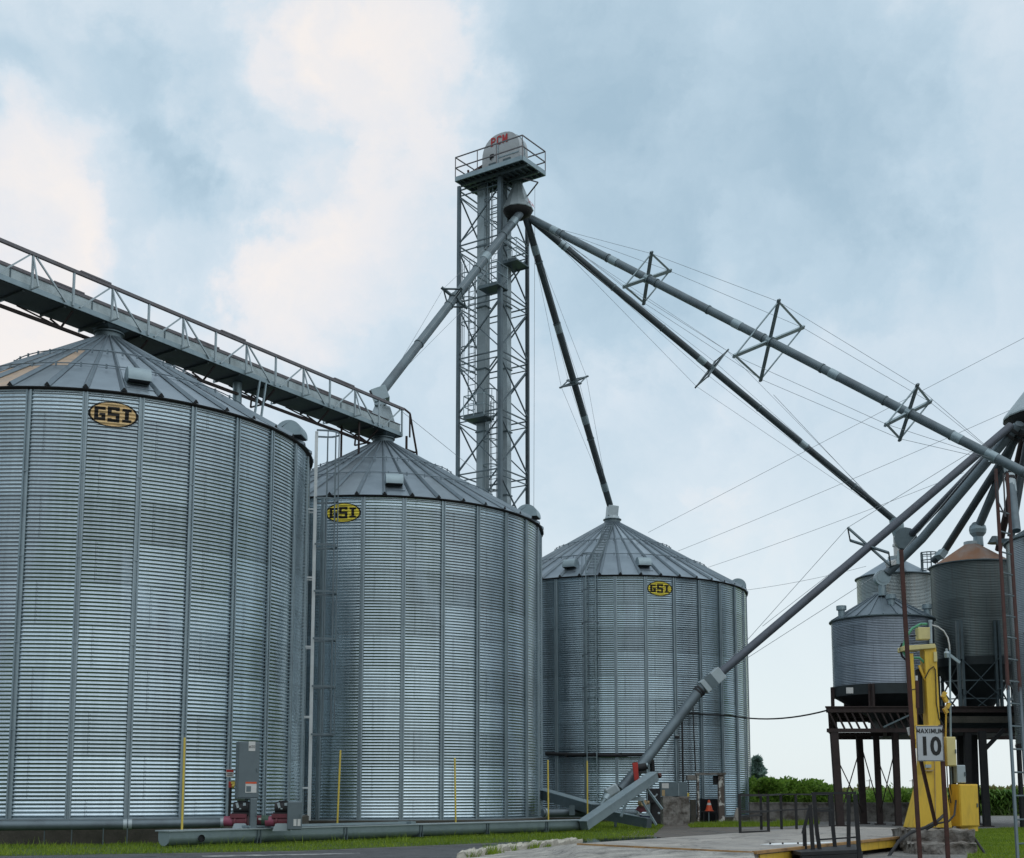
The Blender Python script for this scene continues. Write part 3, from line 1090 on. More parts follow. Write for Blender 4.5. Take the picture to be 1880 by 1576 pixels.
bin3, zr3 = grain_bin('farthest grain bin with a yellow oval emblem, behind the sloping auger tube', *B3, 45, M['logo_yellow'], -0.4867 + 3.5 * 2 * PI / 30, (0.40, 0.49, 0.535),
                      [(0.16, 6.0, 0.9), (1.42, 6.4, 1.0), (-0.42, 6.0, 0.9)], seed=8, ribs=0.26)
caged_ladder(bin1, B1[0], B1[1], B1[3], 1.74, 0.45, 11.8, 3.1, up=1.0)
caged_ladder(bin3, B3[0], B3[1], B3[3], -0.23, 0.3, 11.4, 4.6, up=0.9, rail_mat=M['galv'])
# roof ladder on the farthest bin
mb = MB()
for s in (-0.2, 0.2):
    mb.beam(cyl(B3[0], B3[1], 6.7, -0.23, zr3(6.7) + 0.16) + V((s, 0, 0)), cyl(B3[0], B3[1], 1.0, -0.23, zr3(1.0) + 0.16) + V((s, 0, 0)), 0.05, 0.05)
for k in range(17):
    rr = 6.5 - k * 0.34
    p = cyl(B3[0], B3[1], rr, -0.23, zr3(rr) + 0.17)
    mb.beam(p - V((0.2, 0, 0)), p + V((0.2, 0, 0)), 0.035, 0.035)
mb.build('roof_ladder', M['galv_dark'], bin3, smooth=False)

# ------------------------------------------------------------------ overhead drag conveyor on a trussed catwalk
def conveyor():
    p0 = V((B2[0], B2[1], 0))
    d = (V((B1[0], B1[1], 0)) - p0).normalized()
    n = V((-d.y, d.x, 0))
    if n.dot(V((0, -1, 0))) < 0:
        n = -n
    slope = 0.018

    def L(t, s, z):
        return p0 + d * t + n * s + V((0, 0, 15.62 + z + slope * t))
    root = thing('drag_conveyor', 'long grey drag conveyor on a trussed catwalk over the bin peaks', 'conveyor', L(0, 0, 0))
    T0, T1 = -0.55, 25.0
    def seg(mb, s, z, w, h, a=T0, b=T1):
        mb.beam(L(a, s, z), L(b, s, z), w, h)
    mb = MB()
    seg(mb, 0.16, 0.275, 0.52, 0.43)
    mb.build('trough', M['trough'], root, smooth=False)
    mb = MB()
    seg(mb, 0.16, 0.505, 0.58, 0.025)
    seg(mb, -0.15, 0.55, 0.04, 0.06)
    mb.build('trough_lid', M['chord'], root, smooth=False)
    mb = MB()
    k = 0
    t = T0 + 0.7
    while t < T1:
        mb.box(L(t, 0.425, 0.27), 0.035, 0.03, 0.44, d, n)
        t += 2.8
    mb.build('trough_flange', M['galv_dark'], root, smooth=False)
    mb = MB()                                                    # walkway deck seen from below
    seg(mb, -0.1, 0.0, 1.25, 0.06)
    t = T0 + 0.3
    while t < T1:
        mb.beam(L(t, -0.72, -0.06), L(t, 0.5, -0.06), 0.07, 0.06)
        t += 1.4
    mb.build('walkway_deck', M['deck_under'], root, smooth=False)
    mb = MB()
    seg(mb, 0.56, 0.06, 0.03, 0.16)
    mb.build('deck_edge', M['galv'], root, smooth=False)
    for nm, s in (('railing_truss', 0.60), ('railing_truss', -0.74)):
        mb = MB()
        t, k = T0 + 0.1, 0
        while t < T1:
            mb.beam(L(t, s, 0.02), L(t, s, 1.06), 0.06, 0.06, up=d)
            if k % 2 == 0:
                mb.beam(L(t + 0.1, s, 1.05), L(t + 1.15, s, 0.05), 0.045, 0.045)
            else:
                mb.beam(L(t + 0.25, s, 0.05), L(t + 1.3, s, 1.05), 0.045, 0.045)
                mb.beam(L(t + 1.4, s, 1.06), L(t + 1.4, s + 0.32 * (1 if s > 0 else -1), 0.03), 0.04, 0.04)
                mb.beam(L(t + 1.4, s, 0.03), L(t + 1.4, s + 0.32 * (1 if s > 0 else -1), 0.03), 0.04, 0.04)
            t += 1.4
            k += 1
        tr = mb.build(nm, M['galv_light'], root, smooth=False)
        mb = MB()
        seg(mb, s, 1.11, 0.10, 0.10)
        t = T0 + 3
        while t < T1:
            mb.beam(L(t, s, 1.18), L(t + 1.1, s, 1.18), 0.12, 0.05)
            t += 5.6
        mb.build('top_chord', M['chord'], tr, smooth=False)
    mb = MB()                                                    # lower spine chord with V struts
    seg(mb, -0.1, -0.50, 0.09, 0.09, T0 + 0.5)
    t = T0 + 1.4
    while t < T1:
        mb.beam(L(t, -0.1, -0.48), L(t, -0.66, -0.08), 0.05, 0.05, up=d)
        mb.beam(L(t, -0.1, -0.48), L(t, 0.46, -0.08), 0.05, 0.05, up=d)
        mb.beam(L(t, -0.1, -0.48), L(t + 1.2, -0.6, -0.08), 0.04, 0.04)
        if int(t / 2.8) % 2 == 0:
            mb.beam(L(t, -0.1, -0.52), L(t, -0.75, -0.52), 0.05, 0.05)
            mb.beam(L(t, -0.75, -0.52), L(t, -0.7, -0.05), 0.05, 0.05, up=d)
        t += 2.8
    mb.build('spine_chord', M['rust'], root, smooth=False)
    # outlets on the two peaks and props on the roof of the nearest bin
    for (t, zz) in ((0.0, zr2(0.4) + 0.25), (13.2, zr1(0.4) + 0.25)):
        mb = MB()
        c = L(t, 0.1, 0)
        top = c.z - 0.03
        q = []
        for (z, w) in ((zz, 0.26), (top, 0.42)):
            for a, b in ((-1, -1), (1, -1), (1, 1), (-1, 1)):
                q.append(V((c.x, c.y, z)) + d * (a * w) + n * (b * w))
        mb.add(q, [(0, 1, 5, 4), (1, 2, 6, 5), (2, 3, 7, 6), (3, 0, 4, 7)])
        mb.build('outlet', M['galv_dark'], root, smooth=False)
    def roofz(p):
        rad = math.hypot(p.x - B1[0], p.y - B1[1])
        return zr1(rad) if rad < B1[3] else 11.0
    c = L(7.6, -0.2, -0.05)
    mb = MB()
    mb.tube([V((c.x, c.y, roofz(c) - 0.05)), c], 0.16, 14)
    mb.build('support_post', M['galv'], root)
    for (t, dt, s) in ((7.25, 0.5, 0.55), (6.95, 0.5, 0.55)):
        p = L(t, s, 0.05)
        q = L(t + dt, s, 0)
        q.z = roofz(q)
        mb = MB()
        mb.beam(q, p, 0.06, 0.06, up=n)
        mb.build('brace', M['galv'], root, smooth=False)
    # end platform at the last peak
    mb = MB()
    for s in (0.6, -0.74):
        mb.beam(L(T0, s, 1.15), L(T0 - 0.4, s, 1.05), 0.06, 0.06)
        mb.beam(L(T0 - 0.4, s, 1.05), L(T0 - 0.4, s, 0.05), 0.05, 0.05, up=d)
        mb.beam(L(T0 - 0.4, s, 1.05), L(T0 - 0.85, s, -0.45), 0.06, 0.06)
        mb.beam(L(T0 - 0.85, s, -0.45), L(T0 - 0.9, s, -0.95), 0.06, 0.06)
        mb.beam(L(T0 - 0.2, s, 0.05), L(T0 - 0.2, s, -0.95), 0.07, 0.07, up=d)
    mb.beam(L(T0 - 0.85, 0.6, -0.45), L(T0 - 0.85, -0.74, -0.45), 0.06, 0.06)
    mb.beam(L(T0 - 0.3, -0.07, -0.45), L(T0 - 0.85, -0.07, -0.45), 1.2, 0.05)
    mb.build('end_platform', M['rust'], root, smooth=False)
    mb = MB()
    for s in (-0.5, 0.42):
        c = L(1.9, s, -0.05)
        rad = math.hypot(c.x - B2[0], c.y - B2[1])
        mb.beam(V((c.x, c.y, zr2(rad))), c, 0.06, 0.06, up=d)
    mb.build('end_prop', M['rust'], root, smooth=False)
    return L, d, n


CL, CD, CN = conveyor()

# ------------------------------------------------------------------ bucket elevator tower
ALPHA = R(33)
E1 = V((math.cos(ALPHA), -math.sin(ALPHA), 0))       # along the near-left face towards the front corner
E2 = V((math.sin(ALPHA), math.cos(ALPHA), 0))        # from the front corner away along the right face
FC = P(918, 700, 55.5)
FC.z = 0
S1_, S2_ = 2.38, 2.38
TOPZ = P(918, 322, 55.5).z
corner = {'f': FC, 'l': FC - E1 * S1_, 'r': FC + E2 * S2_, 'b': FC - E1 * S1_ + E2 * S2_}


def tower():
    root = thing('elevator_tower', 'tall grey lattice tower holding the bucket elevator legs', 'tower', FC - E1 * 1.19 + E2 * 1.19)
    for k in 'flrb':
        mb = MB()
        w = 0.19 if k in 'f' else 0.15
        c = corner[k]
        top = {'f': TOPZ, 'r': TOPZ - 0.7, 'l': TOPZ + 0.09, 'b': TOPZ + 0.09}[k]
        mb.box(c + V((0, 0, top / 2)), w, w, top, E1, E2)
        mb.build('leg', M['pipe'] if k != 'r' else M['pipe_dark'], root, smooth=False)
    bay = 2.82
    nb = int(TOPZ / bay)
    for (a, b) in (('l', 'f'), ('f', 'r'), ('r', 'b'), ('b', 'l')):
        mb = MB()
        A, B = corner[a], corner[b]
        for k in range(nb + 1):
            z = TOPZ - k * bay
            mb.beam(A + V((0, 0, z - 0.12)), B + V((0, 0, z - 0.12)), 0.055, 0.055)
            if z - 0.42 > 0.3:
                mb.beam(A + V((0, 0, z - 0.42)), B + V((0, 0, z - 0.42)), 0.045, 0.045)
            z2 = max(z - bay + 0.02, 0)
            nrm = (B - A).cross(V((0, 0, 1))).normalized() * 0.03
            mb.beam(A + V((0, 0, z - 0.45)) + nrm, B + V((0, 0, z2)) + nrm, 0.062, 0.05)
            mb.beam(B + V((0, 0, z - 0.45)) - nrm, A + V((0, 0, z2)) - nrm, 0.062, 0.05)
        mb.build('bracing', M['pipe'], root, smooth=False)
    # two casing trunks with flanged joints
    for (u, sz, m) in ((887, 0.5, M['galv_light']), (928, 0.42, M['galv_light'])):
        c = P(u, 700, 56.6)
        c.z = 0
        mb = MB()
        mb.box(c + V((0, 0, (TOPZ + 0.1) / 2)), sz, 0.36, TOPZ + 0.1, E1, E2)
        tr = mb.build('elevator_leg', m, root, smooth=False)
        mb = MB()
        z = 2.9
        while z < TOPZ:
            mb.box(c + V((0, 0, z)), sz + 0.09, 0.45, 0.06, E1, E2)
            z += 3.05
        mb.build('joint_flange', M['galv_dark'], tr, smooth=False)
    # ladder runs with cages, staggered between landings
    def run(u, z0, z1, y):
        c = P(u, 700, y)
        c.z = 0
        mb = MB()
        for s in (-0.2, 0.2):
            mb.beam(c + E1 * s + V((0, 0, z0)), c + E1 * s + V((0, 0, z1)), 0.04, 0.04)
        z = z0 + 0.2
        while z < z1:
            mb.beam(c - E1 * 0.2 + V((0, 0, z)), c + E1 * 0.2 + V((0, 0, z)), 0.025, 0.025)
            z += 0.305
        ld = mb.build('ladder', M['galv_dark'], root, smooth=False)
        mb = MB()
        z = z0 + 2.2
        cc = c - E2 * 0.3
        while z < z1 + 0.4:
            pts = [cc + E1 * (0.34 * math.cos(t)) - E2 * (0.34 * math.sin(t)) + V((0, 0, z)) for t in np.linspace(-0.5, PI + 0.5, 10)]
            for p, q in zip(pts[:-1], pts[1:]):
                mb.beam(p, q, 0.02, 0.05)
            z += 1.2
        for t in (0, PI / 4, PI / 2, 3 * PI / 4, PI):
            p = cc + E1 * (0.34 * math.cos(t)) - E2 * (0.34 * math.sin(t))
            mb.beam(p + V((0, 0, z0 + 2.2)), p + V((0, 0, z1 + 0.4)), 0.03, 0.02)
        mb.build('safety_cage', M['galv_dark'], ld, smooth=False)
    za, zb, zc_ = P(880, 770, 56.0).z, P(903, 535, 56).z, P(945, 482, 56).z
    run(907, 1.0, za + 1.0, 56.3)
    run(866, za, zb + 1.0, 56.2)
    run(908, zb, TOPZ, 56.4)
    # landings
    for (u, y, z, w, dp) in ((879, 55.9, za, 1.15, 0.8), (904, 55.7, zb, 1.1, 0.9), (944, 56.3, zc_, 0.95, 1.1)):
        c = P(u, 700, y)
        c.z = z
        mb = MB()
        mb.box(c, w, dp, 0.07, E1, E2)
        for s in (-1, 1):
            mb.box(c + E2 * (s * dp / 2) + V((0, 0, 0.0)), w + 0.02, 0.03, 0.16, E1, E2)
        ln = mb.build('landing', M['galv_dark'], root, smooth=False)
        mb = MB()
        for a, b in ((-1, -1), (1, -1), (1, 1), (-1, 1), (0, -1)):
            p = c + E1 * (a * w / 2) + E2 * (b * dp / 2)
            mb.beam(p, p + V((0, 0, 1.05)), 0.035, 0.035)
        for zz in (0.55, 1.05):
            ps = [c + E1 * (a * w / 2) + E2 * (b * dp / 2) + V((0, 0, zz)) for a, b in ((-1, 1), (-1, -1), (1, -1), (1, 1))]
            for p, q in zip(ps[:-1], ps[1:]):
                mb.beam(p, q, 0.035, 0.035)
        mb.build('guard_rail', M['galv'], ln, smooth=False)

    # head platform
    zp = TOPZ + 0.10
    Nn, Ll, Rr = G(959, 289, zp), G(836, 329, zp), G(1000, 317.5, zp)
    f1 = (Nn - Ll)
    f2 = (Rr - Nn)
    w1, w2 = f1.length, f2.length
    f1.normalize()
    f2.normalize()
    w2b = w2 + 0.05

    def Q(a, b, z=0.0):
        return Ll + f1 * a + f2 * b + V((0, 0, z))
    mb = MB()
    mb.prism([Q(0, 0, 0), Q(w1, 0, 0), Q(w1, w2b, 0), Q(0, w2b, 0)], (0, 0, 0.05))
    pf = mb.build('head_platform', M['galv_dark'], root, smooth=False)
    mb = MB()
    for p, q in ((Q(0, 0), Q(w1, 0)), (Q(w1, 0), Q(w1, w2b)), (Q(w1, w2b), Q(0, w2b)), (Q(0, w2b), Q(0, 0))):
        mb.beam(p + V((0, 0, -0.02)), q + V((0, 0, -0.02)), 0.06, 0.22)
    mb.build('platform_edge', M['galv'], pf, smooth=False)
    mb = MB()
    for k in range(1, 12):
        mb.beam(Q(w1 * k / 12, 0.03, -0.06), Q(w1 * k / 12, w2b - 0.03, -0.06), 0.05, 0.10)
    for b in (0.45, 1.3):
        mb.beam(Q(0, b, -0.14), Q(w1, b, -0.14), 0.12, 0.14)
    mb.build('platform_joists', M['galv_dark'], pf, smooth=False)
    mb = MB()
    posts = [(0, 0), (w1 * 0.335, 0), (w1 * 0.62, 0), (w1, 0), (w1, w2b), (w1 * 0.5, w2b), (0, w2b)]
    for a, b in posts:
        mb.beam(Q(a, b, 0), Q(a, b, 1.08), 0.045, 0.045)
    for zz in (0.55, 1.08):
        ps = [Q(0, 0, zz), Q(w1, 0, zz), Q(w1, w2b, zz), Q(0, w2b, zz), Q(0, 0, zz)]
        for p, q in zip(ps[:-1], ps[1:]):
            mb.beam(p, q, 0.045, 0.045)
    mb.build('guard_rail', M['chord'], pf, smooth=False)
    # service outrigger below the platform
    mb = MB()
    a, b = Q(w1 - 0.6, w2b, -0.35), Q(w1 - 0.1, w2b + 0.0, -0.35)
    mb.beam(Q(w1 * 0.8, w2 * 0.6, -0.35), Q(w1 + 0.05, w2 * 0.6 + 0.1, -0.75), 0.05, 0.05)
    mb.beam(Q(w1 + 0.05, w2 * 0.6 + 0.1, -0.75), Q(w1 * 0.62, w2 + 0.3, -0.95), 0.05, 0.05)
    mb.build('outrigger', M['chord'], pf, smooth=False)
    # elevator head: rounded casing
    a0, a1_ = w1 * 0.34, w1 * 0.90
    b0, b1_ = 0.35, 0.98
    hh = 1.74
    wd = a1_ - a0
    poly = [(a0, 0.02), (a1_, 0.02), (a1_, 0.62)]
    for k in range(1, 16):
        t = PI * k / 16
        x = a0 + wd / 2 + wd / 2 * math.copysign(abs(math.cos(t)) ** 0.85, math.cos(t))
        poly.append((x, 0.62 + (hh - 0.62) * math.sin(t) ** 0.85))
    poly.append((a0, 0.62))
    mb = MB()
    mb.prism([Q(a, b0, 0.05 + z) for a, z in poly], f2 * (b1_ - b0))
    hd = mb.build('elevator_head', M['head'], root, ang=30)
    mb = MB()
    mb.prism([Q(a0 + wd / 2 + (a - a0 - wd / 2) * 1.03, b0 + 0.33, 0.05 + z * 1.02) for a, z in poly], f2 * 0.05)
    mb.box(Q(a0 + wd * 0.43, b0 - 0.012, 0.85), 0.04, 0.02, 1.5, f1, f2)
    mb.box(Q(a0 + wd * 0.7, b0 - 0.012, 0.58), wd * 0.55, 0.02, 0.05, f1, f2)
    mb.build('seam_flange', M['galv'], hd, smooth=False)
    mb = MB()
    mb.box(Q(a0 + wd * 0.28, b0 - 0.014, 0.25), 0.42, 0.02, 0.34, f1, f2)
    mb.box(Q(a0 + wd * 0.66, b0 - 0.014, 0.28), 0.42, 0.02, 0.30, f1, f2)
    mb.build('inspection_door', M['galv_dark'], hd, smooth=False)
    mb = MB()
    mb.box(Q(a0 + wd * 0.27, b0 - 0.03, 0.76), 0.20, 0.05, 0.16, f1, f2)
    mb.box(Q(a0 + wd * 0.24, b0 - 0.05, 0.66), 0.06, 0.05, 0.14, f1, f2)
    mb.build('bearing_block', M['black'], hd, smooth=False)
    stroke_text('PCM', 0.25, 0.40, 0.075, 0.075, Q(a0 + wd * 0.46, b0 - 0.002, 1.45), f1, (0, 0, 1), 'lettering', M['letter_red'], hd, lift=0.02)
    # drive motor on the left of the platform
    mb = MB()
    mb.tube([Q(0.45, 0.6, 0.33), Q(1.0, 0.6, 0.40)], 0.15, 12)
    mb.box(Q(0.7, 0.6, 0.14), 0.9, 0.4, 0.12, f1, f2)
    mb.beam(Q(0.42, 0.5, 0.1), Q(0.36, 0.5, 0.55), 0.08, 0.08, up=f2)
    mb.beam(Q(0.7, 0.62, 0.5), Q(1.35, 0.7, 0.72), 0.10, 0.10)
    mb.build('drive_motor', M['rust_red'], root)
    return Q, f1, f2, w1, zp


TQ, TF1, TF2, TW1, TZP = tower()

# distributor under the head platform
DC = corner['f'] + E2 * 1.0 + E1 * 0.42
_dl, _dr = P(922.6, 388, DC.y), P(979, 388, DC.y)
dr = (_dr.x - _dl.x) / 2
DC = V(((_dl.x + _dr.x) / 2, DC.y, 0))
DZ = _dl.z
dist = thing('grain_distributor', 'grey cone distributor hanging under the tower head platform', 'distributor', (DC.x, DC.y, DZ))
ztop = P(948, 338, DC.y).z
mb = MB()
mb.lathe([(dr, DZ), (dr + 0.02, DZ + 0.03), (dr * 0.99, DZ + 0.10), (dr * 0.30, ztop)], (DC.x, DC.y, 0), 12)
mb.build('cone', M['galv_light'], dist, smooth=False)
mb = MB()
mb.lathe([(0.0, DZ - 0.42), (dr * 0.35, DZ - 0.40), (dr * 0.80, DZ - 0.22), (dr * 0.97, DZ - 0.02), (dr * 0.97, DZ + 0.01)], (DC.x, DC.y, 0), 24)
mb.build('turnhead', M['black'], dist)
mb = MB()
mb.tube([V((DC.x, DC.y, ztop - 0.05)), V((DC.x - 0.1, DC.y, TZP + 0.0))], 0.26, 14)
mb.build('inlet', M['galv_dark'], dist)
stroke_text('PCM', 0.16, 0.22, 0.05, 0.045, V((DC.x + dr * 0.80, DC.y - dr * 0.42, DZ + 0.22)), (0.42, 0.9, 0), (-0.36, -0.1, 1), 'lettering', M['letter_red'], dist, lift=0.04)


# ------------------------------------------------------------------ spouts
def lerp(a, b, t):
    return a + (b - a) * t


def spout(label, pts, r, mat, bands=(), spreaders=(), valve=None, group='grain spouts from the elevator', band_r=1.07, cab=True):
    pts = [V(p) for p in pts]
    root = thing('grain_spout', label, 'spout', pts[0], group)
    mb = MB()
    mb.tube(pts, r, 16)
    pp = mb.build('pipe', mat, root)
    A, B = pts[0], pts[-1]
    for t in bands:
        c = lerp(A, B, t)
        d = (B - A).normalized()
        mb = MB()
        mb.tube([c - d * 0.22, c + d * 0.22], r * band_r, 16)
        mb.build('joint_band', M['galv'], root)
    tips = []
    d = (B - A).normalized()
    q_ = 2.1
    while q_ < (B - A).length - 1.0:
        mb = MB()
        mb.tube([A + d * (q_ - .035), A + d * (q_ + .035)], r * 1.14, 14)
        mb.build('pipe_clamp', M['galv_dark'], root)
        q_ += 3.05
    for (t, hl, rot) in spreaders:
        c = lerp(A, B, t)
        a1 = (V((0, 0, 1)) - d * d.z).normalized()
        a2 = d.cross(a1)
        b1 = a1 * math.cos(rot) + a2 * math.sin(rot)
        b2 = a2 * math.cos(rot) - a1 * math.sin(rot)
        ends = [c + b1 * hl, c + b2 * hl, c - b1 * hl, c - b2 * hl]
        mb = MB()
        mb.beam(ends[0] + b1 * 0.1, ends[2] - b1 * 0.1, 0.13, 0.07, up=d)
        mb.beam(ends[1] + b2 * 0.1, ends[3] - b2 * 0.1, 0.13, 0.07, up=d)
        for i in range(4):
            mb.beam(ends[i], ends[(i + 1) % 4], 0.07 if i % 2 else 0.045, 0.05, up=d)
        mb.tube([c - d * 0.1, c + d * 0.1], r * 1.25, 12)
        mb.build('spreader', M['galv_dark'], root, smooth=False)
        tips.append(ends)
    if tips and cab:
        for i in range(4):
            ps = [lerp(A, B, 0.03)] + [e[i] for e in tips] + [lerp(A, B, 0.985)]
            mb = MB()
            for p, q in zip(ps[:-1], ps[1:]):
                mb.tube([p, q], 0.008, 5)
            mb.build('guy_cable', M['cable'], root)
    return root


def dport(u, v):
    """a point on the turnhead"""
    return P(u, v, DC.y - 0.25)


# conveyor-bound spout with its flow valve
endv = CL(0.35, 0.12, 1.25)
sp1 = spout('spout running down left from the tower to the overhead conveyor', [dport(955, 392), endv + V((0.05, 0.1, 0.45))], 0.19, M['pipe'],
            bands=(0.06, 0.28), spreaders=((0.515, 0.62, 0.5),))
mb = MB()
mb.box(endv + V((0, 0, 0.28)), 0.62, 0.55, 0.55, (0.9, 0.1, 0.35))
mb.box(endv + V((0.02, 0, -0.02)), 0.45, 0.45, 0.35)
vv = mb.build('flow_valve', M['galv'], sp1, bevel=0.02, smooth=False)
mb = MB()
mb.box(endv + V((-0.22, -0.28, 0.28)), 0.3, 0.03, 0.3, (0.9, 0.1, 0.35))
mb.build('valve_hatch', M['black'], vv, smooth=False)
mb = MB()
c0 = CL(0.25, 0.16, 0.52)
q = []
for (z, w) in ((c0.z, 0.46), (endv.z - 0.15, 0.22)):
    for a, b in ((-1, -1), (1, -1), (1, 1), (-1, 1)):
        q.append(V((c0.x, c0.y, z)) + CD * (a * w) + CN * (b * min(w, 0.27)))
mb.add(q, [(0, 1, 5, 4), (1, 2, 6, 5), (2, 3, 7, 6), (3, 0, 4, 7)])
mb.build('inlet_chute', M['galv_light'], sp1, smooth=False)

# spout to the farthest large bin
e3 = V((B3[0], B3[1], zr3(0.4) + 0.25))
sp2 = spout('dark spout dropping from the tower to the peak of the farthest large bin', [dport(966, 402), e3 + V((-0.12, -0.1, 0.75))], 0.17, M['pipe_dark'],
            bands=(0.1, 0.36, 0.68, 0.93), spreaders=((0.545, 0.72, 0.75),))
mb = MB()
mb.box(e3 + V((0, 0, 0.42)), 0.55, 0.5, 0.6, (0.97, 0.2, -0.1))
mb.lathe([(0.42, 0.0), (0.36, 0.14), (0.3, 0.2)], e3, 16)
mb.build('flow_valve', M['galv_light'], sp2, bevel=0.02, smooth=False)

# spouts to the old bins on the right
BB = P(1645, 1053, 60.0)          # small bin at the back
e4 = P(1645, 958, 60.0)
sp3 = spout('lower of two long spouts running right from the tower to the old bins', [dport(972, 400), e4], 0.165, M['pipe_dark'],
            bands=(0.09, 0.46, 0.74), spreaders=((0.487, 1.15, 0.8),))
mb = MB()
mb.tube([e4 + V((0, 0, 0.15)), e4 + V((0.05, 0, -0.35)), e4 + V((0.05, 0, -0.75))], [0.34, 0.34, 0.2], 12)
mb.build('elbow', M['galv'], sp3)
mb = MB()
mb.tube([e4 + V((0.05, 0, -0.75)), e4 + V((0.05, 0, -1.75))], 0.22, 12)
mb.tube([e4 + V((0.05, 0, -1.15)), e4 + V((0.05, 0, -1.25))], 0.27, 12)
mb.build('drop_pipe', M['white'], sp3)
e5 = lerp(P(1880, 868, 43.5), dport(976, 404), -0.13)
L4A = dport(976, 402)
sp4 = spout('upper of two long spouts running right from the tower, with three cross spreaders', [L4A, e5], 0.175, M['pipe'],
            bands=(0.055, 0.185, 0.43, 0.60, 0.79, 0.84))
# its three spreaders at their surveyed places
d4 = (e5 - L4A).normalized()
tips4 = []
for (u, v, hl, rot) in ((1189, 513, 1.15, 0.6), (1413, 625, 1.75, 0.6), (1668, 757, 1.15, 0.6)):
    best = min((abs((FPX * (lerp(L4A, e5, k / 2000).x) / (lerp(L4A, e5, k / 2000).y * _c + (lerp(L4A, e5, k / 2000).z - EYE) * _s) + 940) - u), k) for k in range(2001))
    c = lerp(L4A, e5, best[1] / 2000)
    a1 = (V((0, 0, 1)) - d4 * d4.z).normalized()
    a2 = d4.cross(a1)
    b1 = a1 * math.cos(rot) + a2 * math.sin(rot)
    b2 = a2 * math.cos(rot) - a1 * math.sin(rot)
    ends = [c + b1 * hl, c + b2 * hl * 1.25, c - b1 * hl, c - b2 * hl * 1.25]
    mb = MB()
    mb.beam(ends[0] + b1 * 0.1, ends[2] - b1 * 0.1, 0.15, 0.08, up=d4)
    mb.build('spreader_mast', M['galv_dark'], sp4, smooth=False)
    mb = MB()
    mb.beam(ends[1] + b2 * 0.1, ends[3] - b2 * 0.1, 0.16, 0.08, up=d4)
    for i in range(4):
        mb.beam(ends[i], ends[(i + 1) % 4], 0.08 if i % 2 else 0.045, 0.05, up=d4)
    mb.tube([c - d4 * 0.1, c + d4 * 0.1], 0.23, 12)
    mb.build('spreader', M['galv'], sp4, smooth=False)
    tips4.append(ends)
for i in range(4):
    ps = [lerp(L4A, e5, 0.03)] + [e[i] for e in tips4] + [lerp(L4A, e5, 0.86)]
    mb = MB()
    for p, q in zip(ps[:-1], ps[1:]):
        mb.tube([p, q], 0.009, 5)
    mb.build('guy_cable', M['cable'], sp4)

# ------------------------------------------------------------------ right-hand distributor and its fan of spouts
RD = P(1930, 768, 49.5)
rd = thing('grain_distributor', 'large grey cone distributor at the edge, feeding a fan of spouts', 'distributor', RD)
mb = MB()
mb.lathe([(1.86, 0.0), (1.88, 0.05), (1.84, 0.14), (0.4, 1.95)], RD, 18)
mb.build('cone', M['galv_light'], rd, smooth=False)
mb = MB()
mb.lathe([(0.0, -0.9), (0.7, -0.85), (1.5, -0.45), (1.82, 0.0)], RD, 24)
mb.build('turnhead', M['black'], rd)
mb = MB()
mb.tube([RD + V((0, 0, 2.1)), RD + V((0, 0, 4.5))], 0.3, 14)
mb.build('inlet', M['galv_dark'], rd)
mb = MB()
for sx in (0.35, 0.95):
    mb.box(V((RD.x + sx, RD.y + 0.9, (RD.z + 4) / 2)), 0.4, 0.3, RD.z + 4)
mb.build('elevator_leg', M['galv_dark'], rd, smooth=False)


def rport(u, v, dy=-0.9):
    return P(u, v, RD.y + dy)


FAN = 'spouts fanning out from the edge distributor'
# long one down to the auger boot in front of the farthest large bin
k1, k2 = P(1285, 1268, 47.2), P(1168, 1418, 45.6)
f1_ = thing('grain_spout', 'longest fan spout, reaching down across the farthest large bin to the boot', 'spout', k1, FAN)
mb = MB()
mb.tube([rport(1856, 782), k1], 0.165, 16)
mb.build('pipe', M['pipe_brown'], f1_)
mb = MB()
mb.tube([k1 + V((0.15, 0, 0.17)), k1 + V((-0.05, 0, -0.05)), k2], 0.20, 16)
mb.build('auger_tube', M['pipe'], f1_)
dd = (rport(1856, 782) - k1).normalized()
mb = MB()
mb.box(k1 + dd * 0.62, 0.95, 0.48, 0.52, dd)
mb.build('joint_box', M['galv_light'], f1_, bevel=0.02, smooth=False)
mb = MB()
mb.box(k1 + dd * 0.52, 0.34, 0.486, 0.526, dd)
mb.build('joint_window', M['galv_dark'], f1_, smooth=False)
mb = MB()
for t in (0.02, 0.14):
    mb.tube([k1 + V((-0.05, 0, -0.05)) + dd * (t - 0.1), k1 + V((-0.05, 0, -0.05)) + dd * (t - 0.02)], 0.235, 14)
mb.build('clamp', M['black'], f1_)
c = lerp(rport(1856, 782), k1, 0.47)
dd2 = -dd
a1 = (V((0, 0, 1)) - dd2 * dd2.z).normalized()
a2 = dd2.cross(a1)
mb = MB()
for rot in (0.35, 1.05):
    b1 = a1 * math.cos(rot) + a2 * math.sin(rot)
    mb.beam(c - b1 * 1.15, c + b1 * 1.15, 0.10, 0.07, up=dd2)
b1, b2 = a1 * math.cos(.35) + a2 * math.sin(.35), a1 * math.cos(1.05) + a2 * math.sin(1.05)
mb.beam(c + b1 * 1.15, c + b2 * 1.15, 0.05, 0.05)
mb.beam(c - b1 * 1.15, c - b2 * 1.15, 0.05, 0.05)
mb.build('spreader', M['galv_dark'], f1_, smooth=False)
mb = MB()
for sg in (1, -1):
    mb.tube([rport(1840, 795), c + b1 * 1.15 * sg, lerp(rport(1856, 782), k1, 0.97)], 0.011, 5)
mb.build('guy_cable', M['cable'], f1_)


